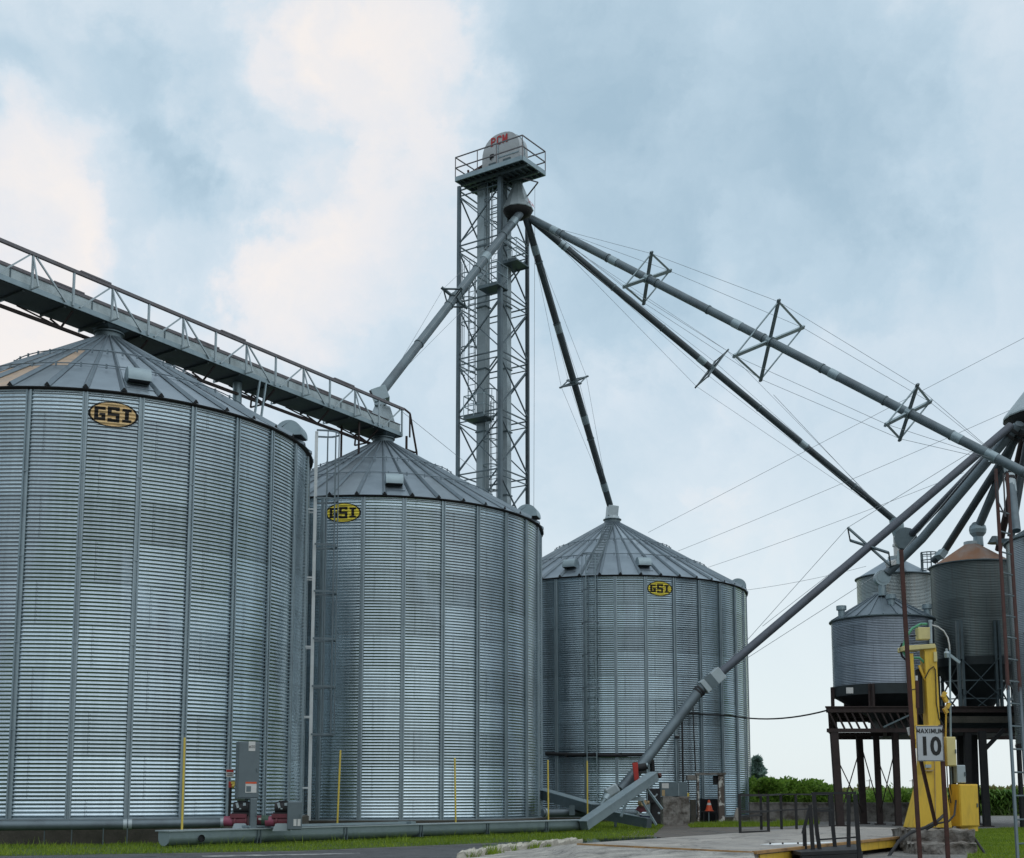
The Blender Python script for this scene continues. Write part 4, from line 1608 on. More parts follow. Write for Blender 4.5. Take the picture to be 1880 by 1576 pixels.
def fan(label, pts, r, mat, end=None, bands=()):
    root = thing('grain_spout', label, 'spout', pts[0], FAN)
    mb = MB()
    mb.tube(pts, r, 14)
    mb.build('pipe', mat, root)
    mb = MB()
    d = (V(pts[1]) - V(pts[0])).normalized()
    for t in (0.25, 0.5):
        mb.tube([V(pts[0]) + d * (t - 0.06), V(pts[0]) + d * (t + 0.06)], r * 1.3, 14)
    mb.build('collar', M['black'], root)
    return root


s2 = fan('fan spout ending in a flat round elbow above the small rear bin', [rport(1862, 786), P(1670, 985, 57)], 0.16, M['pipe_brown'])
mb = MB()
e = P(1662, 990, 57)
mb.tube([e + V((-0.05, -0.22, 0)), e + V((0.05, 0.22, 0))], 0.52, 12)
mb.tube([e + V((0, 0, -0.35)), P(1655, 1022, 59.5)], [0.3, 0.2], 12)
mb.build('elbow', M['galv_dark'], s2, ang=50)
s3 = fan('fan spout ending in a round spinner box over the squat hopper bin', [rport(1868, 782), P(1692, 990, 51), P(1628, 1053, 51.4)], 0.19, M['pipe'])
e = P(1619, 1062, 51.5)
mb = MB()
mb.tube([e + V((0, -0.16, 0)), e + V((0, 0.16, 0))], 0.33, 16)
mb.tube([e + V((0, -0.18, 0)), e + V((0, -0.165, 0))], 0.22, 16)
mb.tube([e, e + V((0, 0, -0.75))], 0.16, 12)
mb.build('spinner_box', M['galv'], s3, ang=50)
mb = MB()
e2 = P(1636, 1035, 51.2)
mb.box(e2, 0.34, 0.4, 0.22, (0.8, 0.1, 0.25))
mb.build('patch', M['white'], s3, bevel=0.03, smooth=False)
s4 = fan('dark fan spout ending at the gap between the rear bin and the tall rusty-roofed bin', [rport(1878, 786), P(1732, 1015, 54.5), P(1714, 1030, 55.0)], 0.165, M['pipe_dark'])
mb = MB()
e = P(1728, 1018, 54.3)
mb.box(e, 0.42, 0.4, 0.3, (0.6, 0.2, 0.7))
mb.build('joint_box', M['galv'], s4, bevel=0.02, smooth=False)
s5 = fan('pale grey fan spout dropping to the ball-shaped box on the rusty bin roof', [rport(1872, 778, -0.9), P(1838, 870, 50.6), P(1799, 962, 52.3)], 0.18, M['pipe'])
e = P(1795, 973, 52.5)
mb = MB()
prof = [(0.0, -0.36), (0.2, -0.32), (0.33, -0.16), (0.36, 0.0), (0.33, 0.16), (0.2, 0.32), (0.0, 0.36)]
mb.lathe(prof, e, 10)
mb.lathe([(0.22, -0.72), (0.2, -0.3)], e, 12)
mb.build('ball_box', M['galv'], s5, ang=20)
s6 = fan('rusty steep fan spout passing behind the tall ladder', [rport(1884, 780, 0.3), P(1833, 1010, 54.0)], 0.15, M['rust'])
s7 = fan('dark steep fan spout beside the tall bin at the edge', [rport(1890, 788, 0.5), P(1856, 985, 50.5)], 0.15, M['pipe_dark'])
s8 = fan('nearly vertical pale spout with a lighter joint beside the bin at the edge', [rport(1853, 862, -0.8), P(1866, 975, 47.5)], 0.17, M['pipe'])
mb = MB()
mb.tube([P(1852, 858, 48.7), P(1858, 905, 48.3)], 0.20, 14)
mb.build('joint_band', M['galv_light'], s8)

# flood light where the upper long spout passes the fan
cl = P(1824, 843, 47.2)
fl = thing('flood_light', 'small lamp hanging under the upper long spout near the fan distributor', 'light', cl)
mb = MB()
mb.lathe([(0.20, -0.12), (0.18, 0.0), (0.05, 0.10)], cl, 12)
mb.build('shade', M['galv_light'], fl)
mb = MB()
mb.box(cl + V((0.1, 0, -0.15)), 0.3, 0.1, 0.06)
mb.build('lamp', M['galv_dark'], fl)

# ------------------------------------------------------------------ old hopper bins on their platform
PZ = P(1560, 1297, 49.6).z          # platform deck level
PU = P(1560, 1345, 49.6).z          # underside of the beams


def small_bin(label, c, r, zw0, zw1, rise, roofm, wall_col, rust=None, npan=20, fluted=True, hop=1.6, nleg=6, leg_m='black', leg_top=None, leg_z=None, name='hopper_bin', metal=0.88, rough=0.3, skirt=0.45):
    root = thing(name, label, 'grain bin', (c[0], c[1], zw0), 'old hopper bins')
    m = sheet_metal('old_corrugated_sheets', wall_col, rough, 8, 0.2, 0.82, metal, 0.28, rust)
    wall_mesh('wall', r, zw0, zw1 - zw0, 0.068, 0.0115, 80, m, root, c[0], c[1], per=5)
    mb = MB()
    re = r + 0.07
    for k in range(npan):
        a1, a2 = k * 2 * PI / npan, (k + 1) * 2 * PI / npan
        mb.add([cyl(c[0], c[1], re, a1, zw1), cyl(c[0], c[1], re, a2, zw1), cyl(c[0], c[1], 0.28, a2, zw1 + rise), cyl(c[0], c[1], 0.28, a1, zw1 + rise)], [(0, 1, 2, 3)], 0)
        if fluted:
            p, q = cyl(c[0], c[1], re, a1, zw1 + 0.02), cyl(c[0], c[1], 0.28, a1, zw1 + rise + 0.01)
            mb.beam(p, q, 0.045, 0.05, mi=0)
    mb.build('roof', roofm, root, smooth=False)
    mb = MB()
    mb.lathe([(r + 0.02, zw1 - 0.05), (re + 0.03, zw1 - 0.03), (re + 0.03, zw1 + 0.01), (re - 0.02, zw1 + 0.02)], (c[0], c[1], 0), 64)
    mb.build('eave', M['galv_dark'], root)
    mb = MB()
    mb.lathe([(0.32, zw1 + rise - 0.04), (0.32, zw1 + rise + 0.1), (0.0, zw1 + rise + 0.12)], (c[0], c[1], 0), 20)
    mb.build('peak_collar', M['galv_light'], root)
    mb = MB()
    mb.lathe([(r + 0.02, zw0 - skirt), (r + 0.025, zw0 + 0.01), (r - 0.02, zw0 + 0.02)], (c[0], c[1], 0), 64)
    mb.lathe([(0.22, zw0 - skirt - hop), (0.24, zw0 - skirt - hop + 0.1), (r + 0.0, zw0 - skirt + 0.02)], (c[0], c[1], 0), 48)
    mb.build('hopper', M['hopper'], root)
    lz = leg_z if leg_z is not None else PZ + 0.02
    for k in range(nleg):
        a = (k + 0.5) * 2 * PI / nleg
        p = cyl(c[0], c[1], r + 0.06, a, lz)
        q = cyl(c[0], c[1], r + 0.06, a, leg_top or zw0)
        mb = MB()
        er = V((math.sin(a), -math.cos(a), 0))
        et = V((math.cos(a), math.sin(a), 0))
        mb.prism([p + et * x * 1.7 + er * y * 2 for x, y in STIFF], q - p)
        mb.build('leg', M[leg_m], root, smooth=False)
    return root


# squat bin in front left
CA = P(1621, 1200, 52.0)
zA0, zA1 = P(1621, 1254, 49.9).z, P(1621, 1128, 49.9).z
binA = small_bin('squat grey hopper bin with a dark ribbed roof, left front on the old platform', (CA.x, CA.y), 2.08, zA0, zA1, 1.12, M['rib'], (0.29, 0.33, 0.38), npan=24, hop=1.2, skirt=0.42, rough=0.34, leg_m='rust')
for a in (-1.35, 0.05, 1.15):
    p = cyl(CA.x, CA.y, 1.85 if abs(a) > 1 else 1.2, a, zA1 + (0.1 if abs(a) > 1 else 0.45))
    mb = MB()
    mb.tube([p + V((0, 0, -0.1)), p + V((0, 0, 0.3)), p + V((0, 0, 0.32)), p + V((0, 0, 0.5))], [0.14, 0.14, 0.21, 0.21], 14)
    mb.build('roof_vent', M['galv'], binA, ang=50)
mb = MB()
p = P(1560, 1268, CA.y - 2.0)
mb.box(p, 0.28, 0.03, 0.24)
mb.build('label_plate', M['white'], binA, smooth=False)
# rear bin
CBx, CBy = P(1645, 1100, 60.0).x, 60.0
zB1 = P(1645, 1051, 58.3).z
binB = small_bin('small grey bin at the back with a pale panelled roof, behind the squat hopper bin', (CBx, CBy), 1.83, 6.0, zB1, 0.98, M['roof'], (0.32, 0.36, 0.36), rust=(0.24, 0.2, 0.16), npan=16, fluted=False, hop=1.0)
mb = MB()
for s in (-0.22, 0.22):
    mb.beam(P(1704, 1100, 58.8) + V((s, 0, -3.5)), P(1704, 1100, 58.8) + V((s, 0, 2.3)), 0.05, 0.05)
z = -3.4
while z < 2.2:
    mb.beam(P(1704, 1100, 58.8) + V((-0.22, 0, z)), P(1704, 1100, 58.8) + V((0.22, 0, z)), 0.03, 0.03)
    z += 0.305
mb.build('ladder', M['galv_dark'], binB, smooth=False)
mb = MB()
cc = P(1706, 1030, 58.6)
for z in (-0.5, 0.0, 0.38):
    pts = [cc + V((0.4 * math.cos(t), 0.35 * math.sin(t), z)) for t in np.linspace(0, 2 * PI, 13)]
    for p, q in zip(pts[:-1], pts[1:]):
        mb.beam(p, q, 0.02, 0.05)
for k in range(6):
    t = 2 * PI * k / 6
    p = cc + V((0.4 * math.cos(t), 0.35 * math.sin(t), -0.5))
    mb.beam(p, p + V((0, 0, 0.88)), 0.03, 0.03)
mb.build('safety_cage', M['galv_dark'], binB, smooth=False)
# tall bin with rusty roof
CC = P(1788, 1100, 52.6)
zC0, zC1 = P(1788, 1204, 50.9).z, P(1788, 1027, 50.9).z
binC = small_bin('tall narrow hopper bin with a rusty orange-brown cone roof', (CC.x, CC.y), 1.72, zC0, zC1, 0.98, M['roof_rust'], (0.145, 0.175, 0.175), rust=(0.105, 0.095, 0.082), npan=10, fluted=False, hop=2.3, nleg=1, leg_top=zC0 + 1.3, skirt=0.35, metal=0.6, rough=0.42)
# channel legs with cross bracing standing out of the tall bin
legs = []
for (u0, u1, y) in ((1758, 1769, 50.9), (1826, 1838, 50.9), (1722, 1730, 53.2), (1858, 1866, 53.2)):
    a, b = P(u1, 1325, y), P(u0, 1140, y)
    b = V((a.x - 0.03, y, b.z))
    legs.append((a, b))
    for s in (-0.085, 0.085):
        mb = MB()
        mb.box((a + b) / 2 + V((s, 0, 0)), 0.10, 0.16, (b - a).length, (1, 0, 0), (0, 1, 0))
        mb.build('leg', M['galv_dark'], binC, smooth=False)
mb = MB()
for i, j in ((0, 1), (2, 0), (1, 3)):
    a, b = legs[i][0], legs[j][0]
    for h0, h1 in ((0.15, 1.35), (1.0, 2.6)):
        mb.beam(a + V((0, -0.05, h0)), b + V((0, -0.05, h1)), 0.06, 0.03)
        mb.beam(a + V((0, -0.08, h1)), b + V((0, -0.08, h0)), 0.06, 0.03)
    for h in (0.95, 1.7):
        mb.beam(a + V((0, -0.02, h)), b + V((0, -0.02, h)), 0.05, 0.05)
mb.build('bracing', M['galv_dark'], binC, smooth=False)
mb = MB()
mb.tube([P(1846, 1000, 51.5), P(1846, 992, 51.5)], 0.36, 14)
mb.tube([P(1826, 998, 52), P(1826, 985, 52)], [0.3, 0.12], 12)
mb.build('roof_vent', M['galv_dark'], binC, ang=50)
# bin cut by the right edge
DXc = P(1857, 1000, 46.4).x
binD = small_bin('big ribbed bin cut off by the right edge, beside the tall ladder', (DXc + 2.75, 46.4), 2.75, P(1872, 1362, 44.5).z, P(1875, 972, 44.5).z, 1.5, M['galv_dark'], (0.40, 0.45, 0.48), npan=20, hop=0.8, nleg=6, leg_z=0.0, skirt=0.1)

# platform of the old bins
SHX = 2.0 / 6.6                                   # the platform is skewed in plan
plat = thing('bin_platform', 'rusty brown steel platform on tall legs under the old hopper bins', 'platform', (15.5, 50, 0))
xa, xb, ya, yb = P(1522, 1300, 49.6).x, P(1900, 1300, 49.6).x, 49.6, 56.2
def PX(x, y, z):
    return V((x + (y - ya) * SHX, y, z))


mb = MB()
mb.prism([PX(xa - .15, ya - .15, PZ - .055), PX(xb, ya - .15, PZ - .055), PX(xb, yb + .15, PZ - .055), PX(xa - .15, yb + .15, PZ - .055)], (0, 0, 0.05))
mb.build('deck', M['rust'], plat, smooth=False)
mb = MB()
for y in (ya, (ya + yb) / 2, yb):
    mb.beam(PX(xa - .1, y, PZ - 0.155), PX(xb, y, PZ - 0.155), 0.18, 0.19)
    mb.beam(PX(xa - .1, y, PU + 0.08), PX(xb, y, PU + 0.08), 0.18, 0.15)
for x in (xa, xa + 2.2, xa + 4.6, xb - 3.2, xb - .2):
    mb.beam(PX(x, ya + .1, PZ - 0.165), PX(x, yb - .1, PZ - 0.165), 0.16, 0.16)
    mb.beam(PX(x, ya + .1, PU + 0.07), PX(x, yb - .1, PU + 0.07), 0.16, 0.12)
mb.build('beams', M['rust'], plat, smooth=False)
mb = MB()
for (p, q, n_) in (((xa, ya), (xa + 4.5, ya), 15), ((xa, ya), (xa, yb), 16)):
    for k in range(n_):
        t0_, t1_ = k / n_, (k + 1) / n_
        A = PX(p[0] + (q[0] - p[0]) * t0_, p[1] + (q[1] - p[1]) * t0_, PZ - 0.25)
        B = PX(p[0] + (q[0] - p[0]) * t1_, p[1] + (q[1] - p[1]) * t1_, PU + 0.15)
        mb.beam(A, B, 0.10, 0.06)
mb.build('web_bars', M['rust'], plat, smooth=False)
mb = MB()
mb.box(((xa + xb) / 2 + 2.4, ya - 0.16, (PU + PZ) / 2 - 0.02), xb - xa - 4.6, 0.10, 0.26)
mb.build('facing_beam', M['conc_dark'], plat, smooth=False)
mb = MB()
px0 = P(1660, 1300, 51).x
mb.box(((px0 + xb) / 2, (ya + yb) / 2 + 0.3, (PU + PZ) / 2 - 0.05), xb - px0, yb - ya - 1.2, PZ - PU - 0.12)  # solid dark box added to keep the space between the beams dark
mb.build('dark_infill', M['hopper'], plat, smooth=False)
LEGS = []
for (ut, ub, vb, w) in ((1531, 1543, 1517, 0.34), (1577, 1586, 1513, 0.30), (1608, 1616, 1514, 0.26), (1643, 1650, 1516, 0.28), (1803, 1812, 1518, 0.30), (1786, 1792, 1514, 0.34), (1765, 1770, 1513, 0.42), (1776, 1778, 1517, 0.3), (1748, 1752, 1513, 0.25)):
    b = G(ub, vb)
    t = P(ut, 1345, b.y)
    t.z = PU + 0.02
    LEGS.append((b, t))
    mb = MB()
    w *= 0.86
    mb.beam(b, t, w, w * 0.8, up=(0, 1, 0))
    lg = mb.build('leg', M['rust'] if len(LEGS) < 5 else M['black'], plat, smooth=False)
    mb = MB()
    mb.box(b + V((0, 0, 0.02)), w * 1.7, w * 1.7, 0.04)
    mb.build('foot_plate', M['rust'], lg, smooth=False)
mb = MB()
for i, j in ((0, 1), (2, 3), (1, 2)):
    (b1_, t1_), (b2_, t2_) = LEGS[i], LEGS[j]
    if i != 1:
        mb.tube([lerp(b1_, t1_, 0.75), lerp(b2_, t2_, 0.12)], 0.025, 6)
        mb.tube([lerp(b2_, t2_, 0.85), lerp(b1_, t1_, 0.1)], 0.025, 6)
    else:
        mb.tube([lerp(b1_, t1_, 0.98), lerp(b2_, t2_, 0.15)], 0.025, 6)
mb.build('tie_rods', M['rust'], plat)
mb = MB()
mb.beam(LEGS[4][1] + V((0.05, 0, -0.75)), LEGS[4][1] + V((0.85, 0, 0.05)), 0.14, 0.14)
mb.build('knee_brace', M['black'], plat)
mb = MB()
mb.beam(P(1622, 1335, 49.4), P(1672, 1312, 49.3), 0.06, 0.06)
mb.build('stay_bar', M['galv_dark'], plat)

def weather(o, strength=0.05, size=0.25):
    """chipped, uneven faces on old concrete"""
    tx = bpy.data.textures.new('chips', 'CLOUDS')
    tx.noise_scale = size
    tx.noise_depth = 4
    for m in list(o.modifiers):
        o.modifiers.remove(m)
    sb = o.modifiers.new('subdivide', 'SUBSURF')
    sb.subdivision_type = 'SIMPLE'
    sb.levels = sb.render_levels = 5
    dm = o.modifiers.new('chips', 'DISPLACE')
    dm.texture = tx
    dm.texture_coords = 'GLOBAL'
    dm.direction = 'RGB_TO_XYZ'
    dm.strength = strength
    dm.mid_level = 0.5
    return o


# ------------------------------------------------------------------ yellow probe stand on its concrete pier
YP = 27.6
pier = thing('concrete_pier', 'stepped weathered concrete pier under the yellow probe machine', 'pier', P(1715, 1560, YP))
pier.location.z = 0
mb = MB()
z1 = P(1700, 1523, YP).z
c = P(1722, 1540, YP)
mb.box((c.x, YP + 0.35, (z1 - 0.6) / 2), 1.36, 1.5, z1 + 0.6)
weather(mb.build('upper_block', M['conc'], pier, smooth=False), 0.14)
mb = MB()
c2 = P(1728, 1560, YP - 1.0)
z2 = P(1728, 1549, YP - 1.0).z
mb.box((c2.x + 0.04, YP - 0.78, (z2 - 0.6) / 2), 1.30, 0.8, z2 + 0.6)
weather(mb.build('lower_block', M['conc'], pier, smooth=False), 0.18)
probe = thing('grain_probe', 'yellow truck probe machine with a tall mast on a flared base', 'machine', (P(1708, 1523, YP).x, YP, z1))


def py(u, v, dy=0.0):
    return P(u, v, YP + dy)


mb = MB()                                                          # flared base plates
poly = [py(1674, 1520), py(1748, 1520), py(1734, 1420), py(1733, 1355), py(1698, 1355), py(1700, 1422)]
for p in poly:
    pass
mb.prism(poly, (0, 0.62, 0))
mb.build('base', M['yellow'], probe, bevel=0.012, smooth=False)
mb = MB()
mb.beam(py(1718, 1520, -0.012), py(1715, 1358, -0.012), 0.012, 0.02, up=(0, 1, 0))
mb.box(py(1706, 1415, -0.04), 0.16, 0.08, 0.03)
mb.build('base_seam', M['tan'], probe, smooth=False)
mb = MB()
mb.box(py(1704, 1407, -0.05), 0.12, 0.06, 0.07)
mb.build('work_lamp', M['galv_light'], probe, smooth=False)
mb = MB()
mb.prism([py(1706, 1358), py(1728, 1358), py(1719, 1188), py(1697, 1188)], (0, 0.34, 0))
mb.build('mast', M['yellow'], probe, bevel=0.01, smooth=False)
mb = MB()
mb.prism([py(1680, 1358), py(1686, 1358), py(1677, 1200), py(1670, 1200)], (0, 0.2, 0))
mb.build('side_column', M['yellow'], probe, bevel=0.008, smooth=False)
mb = MB()
mb.prism([py(1659, 1195, -0.06), py(1719, 1190, -0.06), py(1717, 1182, -0.06), py(1659, 1186, -0.06)], (0, 0.45, 0))
mb.build('top_plate', M['cream'], probe, bevel=0.012, smooth=False)
mb = MB()
mb.beam(py(1680, 1334), py(1708, 1334), 0.06, 0.06)
mb.build('cross_link', M['yellow'], probe, smooth=False)
mb = MB()
mb.beam(py(1687, 1222, 0.1), py(1699, 1250, 0.1), 0.05, 0.05)
mb.build('cross_link', M['yellow'], probe, smooth=False)
mb = MB()
mb.beam(py(1678, 1357, 0.3), py(1700, 1375, 0.3), 0.12, 0.12)
mb.beam(py(1674, 1345, 0.3), py(1682, 1374, 0.3), 0.1, 0.1)
mb.build('cross_link', M['yellow'], probe, smooth=False)
mb = MB()
mb.tube([py(1683, 1250, 0.02), py(1684, 1300, 0.02)], 0.045, 10)
mb.tube([py(1684, 1300, 0.02), py(1684, 1330, 0.02)], 0.022, 8)
mb.build('cylinder_ram', M['rust_red'], probe)
mb = MB()
mb.tube([py(1682.5, 1241, 0.02), py(1682.5, 1250, 0.02)], 0.03, 8)
mb.build('ram_cap', M['white'], probe)
mb = MB()
mb.box(py(1688, 1270, 0.2), 0.12, 0.1, 1.0)
mb.build('inner_carriage', M['black'], probe, smooth=False)
mb = MB()
mb.box(py(1695, 1164, 0.08), 0.29, 0.22, 0.27)
mb.build('junction_box', M['cream'], probe, bevel=0.012, smooth=False)
mb = MB()
mb.tube([py(1709, 1182), py(1708, 1143)], 0.036, 12)
mb.tube([py(1708, 1143), py(1708, 1139)], 0.045, 12)
mb.build('top_pipe', M['galv_light'], probe)
mb = MB()
mb.tube([py(1711, 1148), py(1722, 1151), py(1733, 1159), py(1740, 1171), py(1743, 1184), py(1743.5, 1193)], 0.016, 8)
mb.build('conduit', M['white'], probe)
mb = MB()
mb.tube([py(1702, 1146), py(1690, 1146, 0.1), py(1675, 1154, 0.1), py(1665, 1168, 0.1), py(1659, 1184, 0.12), py(1658, 1196, 0.15), py(1664, 1206, 0.1), py(1676, 1208, 0.05), py(1688, 1208, 0.05), py(1698, 1218, 0.1)], 0.028, 8)
mb.build('hydraulic_hose', M['green'], probe)
mb = MB()
mb.tube([py(1656, 1182, 0.2), py(1653, 1192, 0.2), py(1656, 1205, 0.2), py(1665, 1214, 0.15), py(1674, 1214, 0.1)], 0.025, 8)
mb.tube([py(1698, 1246, -0.02), py(1706, 1230, -0.03), py(1714, 1224, -0.03), py(1717, 1230, -0.03), py(1718, 1245, -0.02), py(1719, 1290, -0.02), py(1724, 1320, -0.02), py(1732, 1332, -0.02)], 0.012, 7)
mb.tube([py(1670, 1169), py(1682, 1167)], 0.014, 6)
mb.tube([py(1669, 1268), py(1682, 1265)], 0.012, 6)
mb.build('black_hose', M['rubber'], probe)
mb = MB()
mb.box(py(1717, 1206, -0.02), 0.07, 0.05, 0.22)
mb.build('side_plate', M['cream'], probe, smooth=False)
mb = MB()
for i, (u, v) in enumerate(((1733, 1276), (1736, 1285), (1740, 1296), (1736, 1305))):
    mb.box(py(u, v, 0.3), 0.07, 0.12, 0.13, (1, 0, 0.5 if i % 2 else -0.5))
mb.tube([py(1737, 1310, 0.3), py(1736, 1360, 0.3)], 0.02, 8)
mb.build('valve_block', M['yellow'], probe, smooth=False)
# control boxes on a conduit mast beside it
cpole = thing('conduit_mast', 'thin grey conduit mast with a small lamp, behind the MAXIMUM 10 sign', 'pole', py(1747, 1525, 0.5))
mb = MB()
mb.tube([py(1748, 1530, 0.5), py(1745.5, 1360, 0.5), py(1743.5, 1193, 0.5)], 0.022, 8)
mb.beam(py(1744, 1203, 0.5), py(1762, 1217, 0.5), 0.05, 0.06)
mb.build('mast', M['galv'], cpole)
mb = MB()
ld = py(1738, 1200, 0.45)
mb.lathe([(0.055, -0.10), (0.06, 0.0)], ld, 12)
mb.build('lamp_globe', M['galv'], cpole)
mb = MB()
mb.lathe([(0.065, 0.0), (0.05, 0.04), (0.025, 0.05), (0.025, 0.11), (0.0, 0.115)], ld, 12)
mb.build('lamp_shade', M['galv_light'], cpole)
mb = MB()
for u in (1738, 1743, 1748):
    mb.tube([py(u, 1405, 0.45), py(u + 2, 1445, 0.45), py(u + 8, 1475, 0.4)], 0.013, 6)
mb.build('cables', M['rubber'], cpole)


def cabinet(label, u0, u1, v0, v1, y, depth, mat, name='control_box', cat='box', X=(1, 0, 0), group='yellow and grey control boxes by the probe'):
    a, b = P(u0, v0, y), P(u1, v1, y)
    c = (a + b) / 2
    o = thing(name, label, cat, c, group)
    w, h = abs(b.x - a.x), abs(a.z - b.z)
    X = V(X).normalized()
    Yv = V((-X.y, X.x, 0))
    mb = MB()
    mb.box(c + Yv * (depth / 2), w, depth, h, X, Yv)
    mb.build('casing', mat, o, bevel=0.012, smooth=False)
    mb = MB()
    mb.box(c - Yv * 0.008, w * 0.93, 0.02, h * 0.95, X, Yv)
    mb.build('door', mat, o, bevel=0.006, smooth=False)
    mb = MB()
    mb.box(c - Yv * 0.03 + X * (w * 0.38), 0.02, 0.03, min(0.09, h * 0.25), X, Yv)
    mb.build('latch', M['galv_dark'], o, smooth=False)
    return o, c, X, Yv, w, h


cabinet('pale cream control box, just right of the MAXIMUM 10 sign', 1736, 1757, 1353, 1407, YP + 0.2, 0.22, M['cream'], X=(1, 0.12, 0))
cabinet('small grey control box between the cream box and the big yellow one', 1755, 1774, 1405, 1438, YP + 0.3, 0.18, M['galv_light'], X=(1, 0.12, 0))
yb_, yc_, _, _, yw, yh = cabinet('big yellow control box standing on brackets at the lawn', 1758, 1801, 1440, 1518, YP + 0.2, 0.4, M['yellow'], X=(1, 0.25, 0))
mb = MB()
mb.box(yc_ + V((0, 0.2, -yh / 2 - 0.05)), yw * 0.8, 0.3, 0.10)
mb.build('plinth', M['yellow'], yb_, smooth=False)
mb = MB()
mb.beam(yc_ + V((-0.12, 0.1, -yh / 2 - 0.36)), yc_ + V((0.12, 0.1, -yh / 2 - 0.1)), 0.05, 0.05)
mb.beam(yc_ + V((-0.14, 0.1, -yh / 2 - 0.36)), yc_ + V((-0.14, 0.1, -yh / 2 - 0.1)), 0.05, 0.05)
mb.build('bracket', M['galv'], yb_, smooth=False)
for (lab, pts, r) in (('thick black hose hanging from the pier towards the ground', [py(1736, 1494, -0.5), py(1722, 1507, -0.9), py(1700, 1519, -1.1), py(1672, 1529, -1.3), py(1650, 1545, -1.6), py(1632, 1572, -1.8), py(1624, 1600, -1.9)], 0.034),
                      ('black hose sloping down onto the lawn from the big yellow box', [py(1786, 1535, 0.1), py(1803, 1560, -0.9), py(1822, 1590, -1.6)], 0.03),
                      ('black hose looping from the yellow base round the second sign post', [py(1700, 1524, -0.3), py(1722, 1512, -0.4), py(1742, 1508, -0.3), py(1752, 1497, -0.1), py(1755, 1470, 0.2)], 0.022)):
    h = thing('hose', lab, 'hose', pts[0], 'black hoses around the probe')
    mb = MB()
    mb.tube(pts, r, 9)
    mb.build('hose_body', M['rubber'], h)

# ------------------------------------------------------------------ speed sign on two rusty posts
YS = 24.6
sg = thing('speed_sign', 'white MAXIMUM 10 speed sign on two tall rusty posts', 'sign', (P(1700, 1400, YS).x, YS, 0))
a, b = P(1681.5, 1333, YS - 0.09), P(1733.5, 1398, YS - 0.09)
mb = MB()
sc_ = (a + b) / 2
sw_, sh_ = b.x - a.x, a.z - b.z
mb.box(sc_, sw_, 0.012, sh_)
pl = mb.build('sign_plate', M['sign'], sg, bevel=0.003, smooth=False)
fr = MB()
for s in (-1, 1):
    fr.box(sc_ + V((0, -0.008, s * (sh_ / 2 - 0.012))), sw_ - 0.02, 0.004, 0.009)
    fr.box(sc_ + V((s * (sw_ / 2 - 0.012), -0.008, 0)), 0.009, 0.004, sh_ - 0.05)
fr.build('border', M['letter_black'], pl, smooth=False)
stroke_text('MAXIMUM', 0.066, 0.088, 0.0165, 0.0165, sc_ + V((0, -0.006, sh_ * 0.355)), (1, 0, 0), (0, 0, 1), 'lettering', M['letter_black'], pl, lift=0.004, serif=False)
text_mesh('10', 0.50, sc_ + V((0.0, -0.006, -sh_ * 0.10)), (1, 0, 0), (0, 0, 1), 'lettering', M['letter_black'], pl, bold=0.016, wide=0.88)
mb = MB()
mb.beam(P(1692, 1620, YS), P(1654, 1010, YS), 0.075, 0.06, up=(0, 1, 0))
mb.build('post', M['rust_red'], sg, smooth=False)
mb = MB()
mb.beam(P(1743, 1620, YS), P(1727, 1331, YS), 0.075, 0.06, up=(0, 1, 0))
mb.build('post', M['rust_red'], sg, smooth=False)
mb = MB()
mb.beam(P(1688, 1385, YS + 0.12), P(1718, 1515, YS + 1.9), 0.06, 0.05, up=(0, 1, 0))
mb.build('brace', M['rust_red'], sg, smooth=False)
mb = MB()
mb.beam(P(1653, 1012, YS), P(1651, 1036, YS), 0.02, 0.12)
mb.build('bracket', M['galv'], sg, smooth=False)
mb = MB()
mb.box(P(1670, 1343, YS + 0.06), 0.09, 0.02, 0.16, (1, 0, 0.2))
mb.build('reflector', M['white'], sg, bevel=0.02, smooth=False)

# tall ladder near the right edge, leaning away
lr = thing('tall_ladder', 'tall narrow rust-and-grey ladder standing near the right edge', 'ladder', (P(1868, 1600, 17.5).x, 17.5, 0))
l0, l1 = P(1872, 1640, 17.3), P(1828, 880, 18.6)
l1 = P(1828, 862, 18.6)
r0 = l0 + V((0.275, 0.25, 0))
r1 = l1 + V((0.275, 0.25, 0))
for (p, q) in ((l0, l1), (r0, r1)):
    mb = MB()
    mb.beam(lerp(p, q, 0.45), q, 0.036, 0.05, up=(0, 1, 0))
    rl = mb.build('upper_rail', M['rust_red'], lr, smooth=False)
    mb = MB()
    mb.beam(p, lerp(p, q, 0.46), 0.032, 0.05, up=(0, 1, 0))
    mb.build('lower_rail', M['pipe'], lr, smooth=False)
k = 0.0
while k < 0.93:
    mb = MB()
    mb.tube([lerp(l0, l1, k), lerp(r0, r1, k)], 0.013, 7)
    mb.build('rung', M['galv_dark'], lr)
    k += 0.0525
mb = MB()
mb.tube([lerp(l0, l1, 0.98), P(1832, 920, 18.4), P(1846, 950, 18.2), P(1842, 870, 18.6)], 0.012, 6)
mb.build('loose_cable', M['rubber'], lr)

